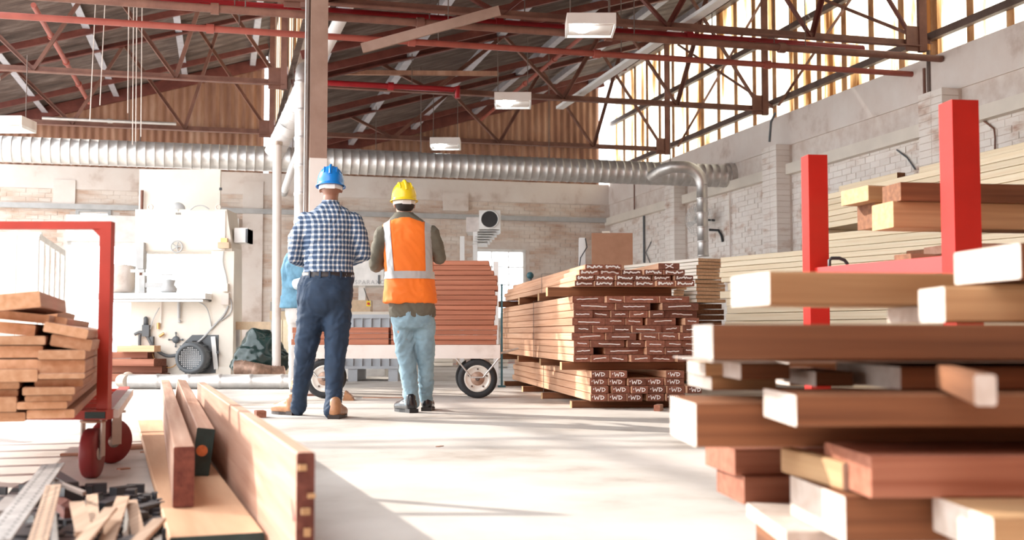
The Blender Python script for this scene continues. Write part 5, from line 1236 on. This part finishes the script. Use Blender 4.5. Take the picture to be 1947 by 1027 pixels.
# wall fan
cf = onX(1328, 417, XR - .35); cf = B(*cf); fn = root('wall_fan', cf, 0, 'round wire-guarded fan fixed to the brick wall behind the slim duct', 'fan')
nf = Vector((-.75, -.66, 0)).normalized(); xf = Vector((0, 0, 1)).cross(nf).normalized(); M_ = Matrix(((xf.x, 0, nf.x, cf.x), (xf.y, 0, nf.y, cf.y), (0, 1, 0, cf.z), (0, 0, 0, 1)))
R0 = 31 / px2m(cf.y)
m = MB()
for k in range(7): rr = R0 * (k + 1) / 7; z_ = .09 * math.sqrt(max(0, 1 - (rr / R0) ** 2)); m.tube([M_ @ Vector((rr * math.cos(2 * PI * j / 32), rr * math.sin(2 * PI * j / 32), z_)) for j in range(33)], .004, 5)
for k in range(24): a = 2 * PI * k / 24; m.tube([M_ @ Vector((R0 * f * math.cos(a), R0 * f * math.sin(a), .09 * math.sqrt(1 - f * f) if f < 1 else 0)) for f in (.1, .4, .7, .9, 1)], .003, 5)
m.build('wire_guard', 'galv', fn)
for k in range(4): a = PI / 2 * k + .4; MB().add([M_ @ Vector((.04 * math.cos(a), .04 * math.sin(a), .0)), M_ @ Vector((R0 * .85 * math.cos(a - .25), R0 * .85 * math.sin(a - .25), .02)), M_ @ Vector((R0 * .9 * math.cos(a + .15), R0 * .9 * math.sin(a + .15), -.02)), M_ @ Vector((.05 * math.cos(a + .6), .05 * math.sin(a + .6), -.02))], [(0, 1, 2, 3)]).build('blade', 'galv', fn)
MB().cyl(M_ @ Vector((0, 0, -.14)), M_ @ Vector((0, 0, .02)), .07, 20).build('motor', 'mid_grey', fn)
wallp = B(XR, toB(cf).y + .1, cf.z); MB().cyl(M_ @ Vector((0, 0, -.12)), wallp, .02, 10).build('bracket', 'dark_grey', fn)
q0_, q1_ = onX(1348, 437, XR - .2), onX(1374, 460, XR - .03)
MB().tube([B(*q0_), P(1366, 438, B(*q0_).y), P(1372, 448, B(*q1_).y), B(*q1_)], .022, 8).build('cable_arm', 'black', fn)
# conduits on the side wall
for i, (px, y0, y1, r, mt) in enumerate(((1757, 130, 322, .02, 'brown_steel'), (1765, 96, 322, .026, 'dark_steel'), (1224, 405, 500, .022, 'dark_grey'), (1387, 358, 495, .012, 'plaster'), (1206, 345, 405, .015, 'brown_steel'))):
    a, b_ = onX(px, y0, XR - .04), onX(px, y1, XR - .04); y_ = a.y
    t = root('conduit', B(XR - .04, y_, b_.z), PSI, 'upright %s conduit on the brick side wall, %s counted from the right' % (('brown', 'dark', 'dark', 'pale', 'brown')[i], ORD[(1, 0, 3, 2, 4)[i]]), 'conduit')
    MB().cyl(B(XR - .04, y_, b_.z), B(XR - .04, y_, a.z), r, 8).build('tube', mt, t)
for i, (pp, lb) in enumerate(((((1705, 285), (1725, 300), (1740, 322)), 'curved cable below the wall rail left of the conduits'), (((1868, 228), (1890, 245), (1892, 262), (1891, 300)), 'looped cable on the brick wall right of the taller red post'), (((1474, 215), (1466, 232), (1463, 270)), 'black cable hanging from the truss end onto the pilaster'), (((1238, 460), (1228, 480), (1236, 500)), 'thin kinked wire low on the side wall near the corner'))):
    X_ = XR - .30 if i == 2 else XR - .03
    pts = [B(*onX(x, y, X_)) for x, y in pp]; t = root('wall_cable', pts[0], PSI, lb, 'cable'); MB().tube(pts, .02 if i == 2 else .010, 6).build('cable', 'dark_grey' if i != 1 else 'brown_steel', t)
# thin strings hanging from the roof, left bay
for i, (px, y0, y1) in enumerate(((171, 50, 230), (190, 30, 200), (243, 40, 215), (252, 40, 275), (258, 60, 270), (268, 60, 260))):
    a, b_ = P(px + (12 if i < 2 else 0), y0, 14.5), P(px, y1, 14.5); a.z = zroof(toB(a).x, XV - 7.3) - .03; MB().cyl(a, b_, .006, 5).build('hanging_wire', 'plaster', None, '%s thin wire from the left hanging in the left roof bay' % ORD[i], 'wire', 'thin wires hanging in the left bay')

# ================================================================ band saw at the back left
DS = 14.8
def pt(px, py, D=DS): p = P(px, py, D); return (p.x, p.z)
def sx(px): return P(px, 500, DS).x
def sz(py): return P(340, py, DS).z
saw = root('band_saw', (sx(345), DS, 0), 0, 'big cream band saw with motor, hoses and table near the bright doorway', 'machine')
body = [(257, 398), (431, 398), (441, 470), (441, 735), (249, 735), (249, 574), (402, 574), (402, 478), (257, 478)]
zg = lambda py: 0.0 if py == 735 else None
poly = [(P(x, y, DS).x, max(.0, P(x, y, DS).z)) for x, y in body]
MB().prism(poly, DS, DS + .55).build('frame', 'cream', saw)
MB().box(sx(405), sx(446), DS - .03, DS, 0.06, sz(478)).build('column_cover', 'cream', saw); MB().box(sx(259), sx(428), DS - .015, DS, sz(476), sz(401)).build('wheel_door', 'cream', saw, label='cream upper wheel door')
MB().box(sx(200), sx(405), DS - .35, DS + .35, sz(570), sz(559)).build('table', 'white_paint', saw); MB().box(sx(215), sx(400), DS - .33, DS + .3, sz(575), sz(571)).build('table_rail', 'galv', saw)
MB().box(sx(263), sx(277), DS - .1, DS + .05, sz(512), sz(462)).build('guide_post', 'mid_grey', saw); MB().box(sx(254), sx(280), DS - .12, DS - .05, sz(519), sz(513)).build('blade_guide', 'mid_grey', saw)
MB().box(sx(275), sx(285), DS - .2, DS - .1, sz(558), sz(525)).build('feed_post', 'mid_grey', saw); MB().box(sx(285), sx(322), DS - .19, DS - .12, sz(548), sz(539)).build('feed_arm', 'mid_grey', saw)
MB().lathe([(0, 0), (.10, 0), (.11, .05), (.07, .10), (.09, .16), (0, .17)], Matrix.Translation((sx(328), DS - .15, sz(557))), 20).build('feed_head', 'mid_grey', saw)
MB().box(sx(315), sx(334), DS - .16, DS - .13, sz(525), sz(522)).build('feed_handle', 'mid_grey', saw)
def hw_(px, py, r, nm, mt, spokes=4):
    c = Vector((sx(px), DS - .06, sz(py))); m = MB(); m.tube([c + Vector((r * math.cos(2 * PI * k / 24), 0, r * math.sin(2 * PI * k / 24))) for k in range(25)], r * .13, 8)
    for k in range(spokes): a = PI * 2 * k / spokes; m.cyl(c, c + Vector((r * math.cos(a), 0, r * math.sin(a))), r * .10, 6)
    m.cyl(c, c + Vector((0, .06, 0)), r * .25, 10); return m.build(nm, mt, saw)
hw_(338, 470, .075, 'hand_wheel', 'mid_grey', 5)
c = (sx(338), sz(646)); 
m = MB(); m.lathe([(0, 0), (.045, 0), (.045, .04), (0, .04)], Matrix.Translation((c[0], DS, c[1])) @ Matrix.Rotation(PI / 2, 4, 'X'), 20)
for k in range(4): a = PI / 2 * k; m.cyl((c[0], DS - .03, c[1]), (c[0] + .085 * math.cos(a), DS - .03, c[1] + .085 * math.sin(a)), .008, 6); m.ell((c[0] + .088 * math.cos(a), DS - .03, c[1] + .088 * math.sin(a)), (.014,) * 3, 10, 6)
m.build('star_knob', 'dark_grey', saw)
MB().prism([pt(348, 655), pt(367, 637), pt(417, 637), pt(417, 709), pt(365, 711), pt(348, 690)], DS - .04, DS).build('motor_plate', 'dark_grey', saw)
c = Vector((sx(377), DS - .04, sz(680))); Mx = Matrix.Translation(c) @ Matrix.Rotation(PI / 2, 4, 'X')
mo = MB().lathe([(0.205, 0), (.205, .22), (.19, .27), (.15, .28), (.15, .27), (0, .27)], Mx, 36).build('motor', 'dark_grey', saw)
m = MB()
for i in range(-5, 6):
    for j in range(-5, 6):
        if i * i + j * j < 27: m.add([Mx @ Vector((i * .026 + dx, j * .026 + dy, .274)) for dx, dy in ((-.005, -.005), (.005, -.005), (.005, .005), (-.005, .005))], [(0, 1, 2, 3)])
m.build('cooling_grille', 'galv', mo, kind='stuff')
for k in range(16): a = 2 * PI * k / 16; MB().box(-.004, .004, .200, .220, 0, .2, Mx @ Matrix.Rotation(a, 4, 'Z')).build('cooling_fin', 'dark_grey', mo)
MB().beam(P(405, 640, DS - .08), P(411, 702, DS - .08), .055, .02, up=(0, 1, 0)).build('belt_lever', 'white_paint', saw); MB().cyl(P(414, 670, DS - .12), P(414, 670, DS - .05), .02, 10).build('lever_bolt', 'dark_grey', saw)
def hose(pp, r, mt, nm='hose', D=DS - .05):
    pts = [P(x, y, D) for x, y in pp]; out = []
    for i in range(len(pts) - 1):
        p0, p1_, p2_, p3 = pts[max(i - 1, 0)], pts[i], pts[i + 1], pts[min(i + 2, len(pts) - 1)]
        for k in range(5):
            t = k / 5; out.append(.5 * ((2 * p1_) + (p2_ - p0) * t + (2 * p0 - 5 * p1_ + 4 * p2_ - p3) * t * t + (3 * p1_ - p0 - 3 * p2_ + p3) * t ** 3))
    out.append(pts[-1]); return MB().tube(out, r, 8).build(nm, mt, saw)
hose(((256, 636), (268, 632), (280, 640), (292, 660), (315, 676), (340, 674), (358, 660)), .022, 'dark_grey'); hose(((266, 636), (266, 660), (275, 690), (300, 712), (320, 722)), .022, 'dark_grey')
hose(((358, 660), (380, 648), (402, 625), (425, 600), (434, 582)), .014, 'mid_grey'); hose(((402, 622), (398, 600), (390, 582), (370, 570)), .008, 'mid_grey'); hose(((434, 565), (440, 575), (438, 595), (420, 610)), .008, 'mid_grey', 'cable')
hose(((286, 626), (292, 605), (303, 585)), .007, 'mid_grey', 'cable'); hose(((287, 655), (292, 680), (310, 697), (330, 697), (345, 678)), .008, 'brass', 'cable'); hose(((425, 477), (424, 500), (430, 525), (432, 540)), .007, 'mid_grey', 'cable')
hose(((362, 399), (372, 392), (385, 391), (398, 398)), .008, 'mid_grey', 'cable')
MB().box(sx(276), sx(289), DS - .08, DS, sz(640), sz(618)).build('air_valve', 'dark_grey', saw); MB().lathe([(0, 0), (.03, 0), (.03, .09), (.012, .11), (0, .11)], Matrix.Translation((sx(281), DS - .04, sz(618))), 14).build('air_filter', 'dark_grey', saw)
MB().box(sx(290), sx(296), DS - .06, DS, sz(660), sz(640)).build('fitting', 'dark_grey', saw); MB().cyl(P(301, 626, DS - .04), P(301, 614, DS - .04), .022, 10).build('fitting', 'brass', saw); MB().cyl(P(303, 640, DS - .04), P(312, 634, DS - .04), .018, 10).build('fitting', 'brass', saw)
MB().cyl(P(306, 614, DS - .03), P(307, 575, DS - .03), .010, 8).build('rod', 'plaster', saw); MB().cyl(P(340, 606, DS - .04), P(340, 572, DS - .04), .022, 10).build('rod', 'mid_grey', saw); MB().ell(P(341, 611, DS - .04), (.025,) * 3, 12, 8).build('rod_end', 'mid_grey', saw)
MB().box(sx(425), sx(439), DS - .1, DS - .03, sz(580), sz(558)).build('switch_box', 'plaster', saw); MB().box(sx(427), sx(437), DS - .1, DS - .03, sz(555), sz(540)).build('push_buttons', 'cream', saw)
MB().box(sx(418), sx(439), DS - .12, DS - .03, sz(473), sz(462)).build('work_lamp', 'bench_wood', saw); MB().box(sx(423), sx(435), DS - .11, DS - .04, sz(462), sz(454)).build('lamp_cap', 'brass', saw)
for px in (264, 430): MB().box(sx(px - 14), sx(px + 14), DS - .07, DS + .3, 0, sz(697)).build('foot', 'cream', saw)
for px in (286, 415): m = MB().tube([P(px + 4.5 * math.cos(2 * PI * k / 16), 394 + 4.5 * math.sin(2 * PI * k / 16), DS + .1) for k in range(17)], .010, 6).build('lifting_eye', 'plaster', saw)
m = MB(); c = P(339, 398, DS + .1); m.lathe([(0, 0), (.085, 0), (.09, .01), (.09, .05), (0, .05)], Matrix.Translation((c.x, DS + .12, c.z)) @ Matrix.Rotation(PI / 2, 4, 'X'), 28); m.build('top_pulley', 'mid_grey', saw)
text('T\n000', (sx(338), DS - .018, sz(404)), .04, 'dark_grey', saw, name='plate_mark')
MB().box(sx(441), sx(467), DS + .1, DS + .4, sz(460), sz(432)).build('junction_box', 'white_pvc', saw); MB().box(sx(463), sx(467), DS + .09, DS + .4, sz(460), sz(434)).build('dark_side', 'dark_grey', saw)  # strip at the right gives the junction box its darker side
p = root('tall_panel', (sx(342), DS + .95, 0), 0, 'tall cream sheet panel rising behind the band saw', 'panel'); a, b_ = P(265, 322, DS + .9), P(418, 400, DS + .9); MB().box(a.x, b_.x, DS + .9, DS + .95, b_.z - .02, a.z).build('sheet', 'cream', p)
for px in (270, 412): q = P(px, 500, DS + .97).x; MB().box(q - .02, q + .02, DS + .95, DS + .99, 0, a.z - .1).build('stay', 'white_paint', p)
a = P(268, 361, DS + .8); MB().cyl((a.x, DS + .85, 0), (a.x, DS + .85, a.z), .022, 10).build('brown_rod', 'brown_steel', p)
MB().box(P(417, 372, DS + .85).x - .01, P(419, 372, DS + .85).x + .01, DS + .88, DS + .9, P(418, 362, DS + .9).z, P(418, 357, DS + .9).z).build('catch', 'black', p)
# grey motor head left of the saw
c = P(205, 530, DS + .1)
MB().lathe([(0, 0), (.16, 0), (.18, .05), (.18, .3), (0, .32)], Matrix.Translation(c) @ Matrix.Rotation(PI / 2, 4, 'Y'), 28).build('feed_drum', 'plaster', saw)
a, b_ = P(214, 503, DS + .2), P(238, 560, DS + .2); MB().box(a.x, b_.x, DS + .15, DS + .6, b_.z, a.z).build('gearbox', 'mid_grey', saw)
for k in range(7): MB().box(b_.x, b_.x + .02, DS + .2, DS + .5, b_.z + .04 + k * .05, b_.z + .06 + k * .05).build('gearbox_fin', 'mid_grey', saw)
# white slatted gate leaf and cream board at the far left
DG = 16.5
gt = root('white_gate', (P(95, 640, DG).x, DG, 0), 0, 'white gate leaf with upright bars standing open at the far left', 'gate')
a, b_ = P(72, 450, DG), P(124, 640, DG + .9)
for k in range(6):
    f = k / 5; p = a.lerp(P(121, 482, DG + 1.1), f); MB().box(p.x - .022, p.x + .022, p.y - .02, p.y + .02, .1, p.z).build('bar', 'white_paint', gt)
MB().beam(a, P(121, 482, DG + 1.1), .05, .09).build('top_rail', 'white_paint', gt); e = P(121, 482, DG + 1.1); MB().beam(Vector((a.x, a.y, .12)), Vector((e.x, e.y, .12)), .05, .09).build('bottom_rail', 'white_paint', gt)
a, b_ = P(-60, 448, 17.5), P(74, 640, 17.5); t = root('cream_screen', ((a.x + b_.x) / 2, 17.5, 0), 0, 'large cream screen board at the far left behind the cart load', 'panel')
for k in range(3): w = (b_.x - a.x) / 3; MB().box(a.x + k * w + .004, a.x + (k + 1) * w - .004, 17.5, 17.54, 0.02, a.z).build('panel_sheet', 'cream', t)
MB().box(a.x, b_.x, 17.49, 17.55, a.z, a.z + .05).build('top_rail', 'white_paint', t)
# ducts on the floor, hose, bag, bench, timber at the back
DF_ = 12.6; r = 13.5 / px2m(DF_); z = r + .004
t = root('floor_duct', (P(380, 740, DF_).x, DF_, 0), 0, 'grey round duct lying along the floor in front of the band saw', 'duct')
pts = [Vector((P(225, 700, 13.2).x - .02, DF_ + 1.0, z)), Vector((P(222, 700, DF_).x, DF_ + .35, z)), Vector((P(228, 700, DF_).x, DF_ + .1, z)), Vector((P(246, 700, DF_).x, DF_, z)), Vector((P(600, 700, DF_).x, DF_, z))]
MB().tube(pts[:4] , [r * .95, r, r * 1.02, r], 20).build('elbow', 'galv_rust', t); pp_, rr_ = spiral(pts[3:], r, .3, .004); MB().tube(pp_, rr_, 20).build('run', 'galv', t)
# ribbed hose
t = root('ribbed_hose', (P(470, 712, 13.2).x, 13.2, 0), 0, 'brown ribbed suction hose lying by the black bag', 'hose')
hp = [P(447, 701, 13.2), P(462, 700, 13.2), P(485, 705, 13.2), P(510, 710, 13.3), P(540, 711, 13.4)]
for q_ in hp: q_.z = max(q_.z, .095)
o_, r_s = [], []
for a, b_ in zip(hp, hp[1:]):
    for k in range(12): o_.append(a.lerp(b_, k / 12)); r_s.append(.085 + (.012 if k % 2 else 0))
MB().tube(o_, r_s, 16).build('hose', 'hub_rust', t)
# rubbish bag
b = MB(); DB = 13.6
for px, py, rx, rz, ry in ((495, 685, .34, .22, .25), (472, 690, .20, .2, .2), (492, 655, .17, .20, .16), (520, 690, .15, .16, .18), (500, 670, .26, .22, .2)): c = P(px, py, DB); b.ell((c.x, DB, max(c.z, rz * .9)), (rx, ry, rz), 24, 14)
b.ell(P(488, 640, DB), (.08, .08, .10))
def crinkle(c): q = c * 4.5; return .045 * (1 - 2.2 * abs(noise.noise(q))) * .6 + .02 * noise.noise(q * 3)
bag = root('rubbish_bag', (P(495, 708, DB).x, DB, 0), 0, 'crumpled black plastic rubbish bag beside the band saw', 'bag')
bm_ = remesh(b, .018, 2, crinkle)
for v in bm_.vertices: v.co.z = max(v.co.z, .004)
put(bm_, 'bag', 'bin_bag', bag)
# trestle with a pale cross beam, timber uprights
DBn = 15.0
t = root('trestle', (P(487, 700, DBn).x, DBn, 0), 0, 'wooden trestle with a pale cross beam behind the black bag', 'trestle'); a, b_ = P(443, 612, DBn), P(527, 627, DBn)
MB().box(a.x, b_.x, DBn, DBn + .1, b_.z, a.z).build('cross_beam', 'bench_wood', t); MB().box(b_.x - .08, b_.x + .01, DBn - .01, DBn + .11, b_.z - .01, a.z + .01).build('end_clamp', 'mid_grey', t)
for px in (450, 516): c = P(px, 640, DBn); MB().box(c.x - .025, c.x + .025, DBn + .02, DBn + .08, 0, b_.z).build('leg', 'mid_grey', t)
c0_, c1_ = P(530, 608, 14.2), P(556, 640, 14.2); t = root('timber_upright', ((c0_.x + c1_.x) / 2, 14.2, 0), 0, 'group of upright pale boards left of the man in blue hat', 'boards')
for k in range(4): x = c0_.x + (c1_.x - c0_.x) * k / 4; MB().box(x + .002, x + (c1_.x - c0_.x) / 4 - .002, 14.2 + (k % 2) * .01, 14.25, 0, c0_.z).build('board', 'pine_side', t)
DX = 15.8
for i, (x0, x1, y0, y1, mt) in enumerate(((513, 546, 592, 608, 'pine_side'), (514, 545, 574, 591, 'mid_grey'), (516, 542, 566, 573, 'bench_wood'))):
    a, b_ = P(x0, y0, DX), P(x1, y1, DX)
    if i == 0: s_ = MB().box(a.x + .03, b_.x - .03, DX + .02, DX + .2, 0, b_.z - .002).build('block_stand', 'bench_wood', None, 'plain wooden stand under the stacked blocks by the slim upright duct', 'stand')
    MB().box(a.x, b_.x, DX, DX + .22, b_.z, a.z).build('wood_block', mt, None, '%s block from the bottom stacked beside the slim upright duct' % ORD[i], 'block', 'blocks stacked beside the upright duct')
# loose timber on the floor behind the left cart
for i, (px, y_, D, l, w, h, yaw, z_) in enumerate(((225, 700, 14.6, .9, .3, .10, 100, 0), (240, 690, 14.7, .8, .3, .09, 96, .105), (232, 680, 14.6, .8, .3, .09, 104, .2), (228, 668, 14.7, .7, .25, .08, 98, .295))):
    q = P(px, 640, D); a = math.radians(yaw); plank((q.x - .3, D, z_), (math.sin(a), math.cos(a)), l, w, h, ('red_board', 'meranti_end'), label='%s reddish board from the floor in the small pile left of the band saw' % ORD[i], group='small reddish pile left of the band saw', side=-1)
q = P(222, 655, 14.5); plank((q.x, 14.5, .38), (.9, -.1), .5, .2, .08, ('cart_wood', 'cart_wood'), label='loose tan board end jutting out beside the red hoop post', side=-1)
# little wedge of debris wrapped in film by the trolley wheel
c = P(662, 745, 10.4); t = root('wrapped_scrap', (c.x, 10.4, 0), 0, 'brown scrap in torn clear film beside the trolley wheel', 'scrap'); MB().prism([(c.x - .05, 0), (c.x + .05, 0), (c.x + .03, .04), (c.x - .03, .09)], 10.4, 10.5).build('scrap', 'tan_leather', t)
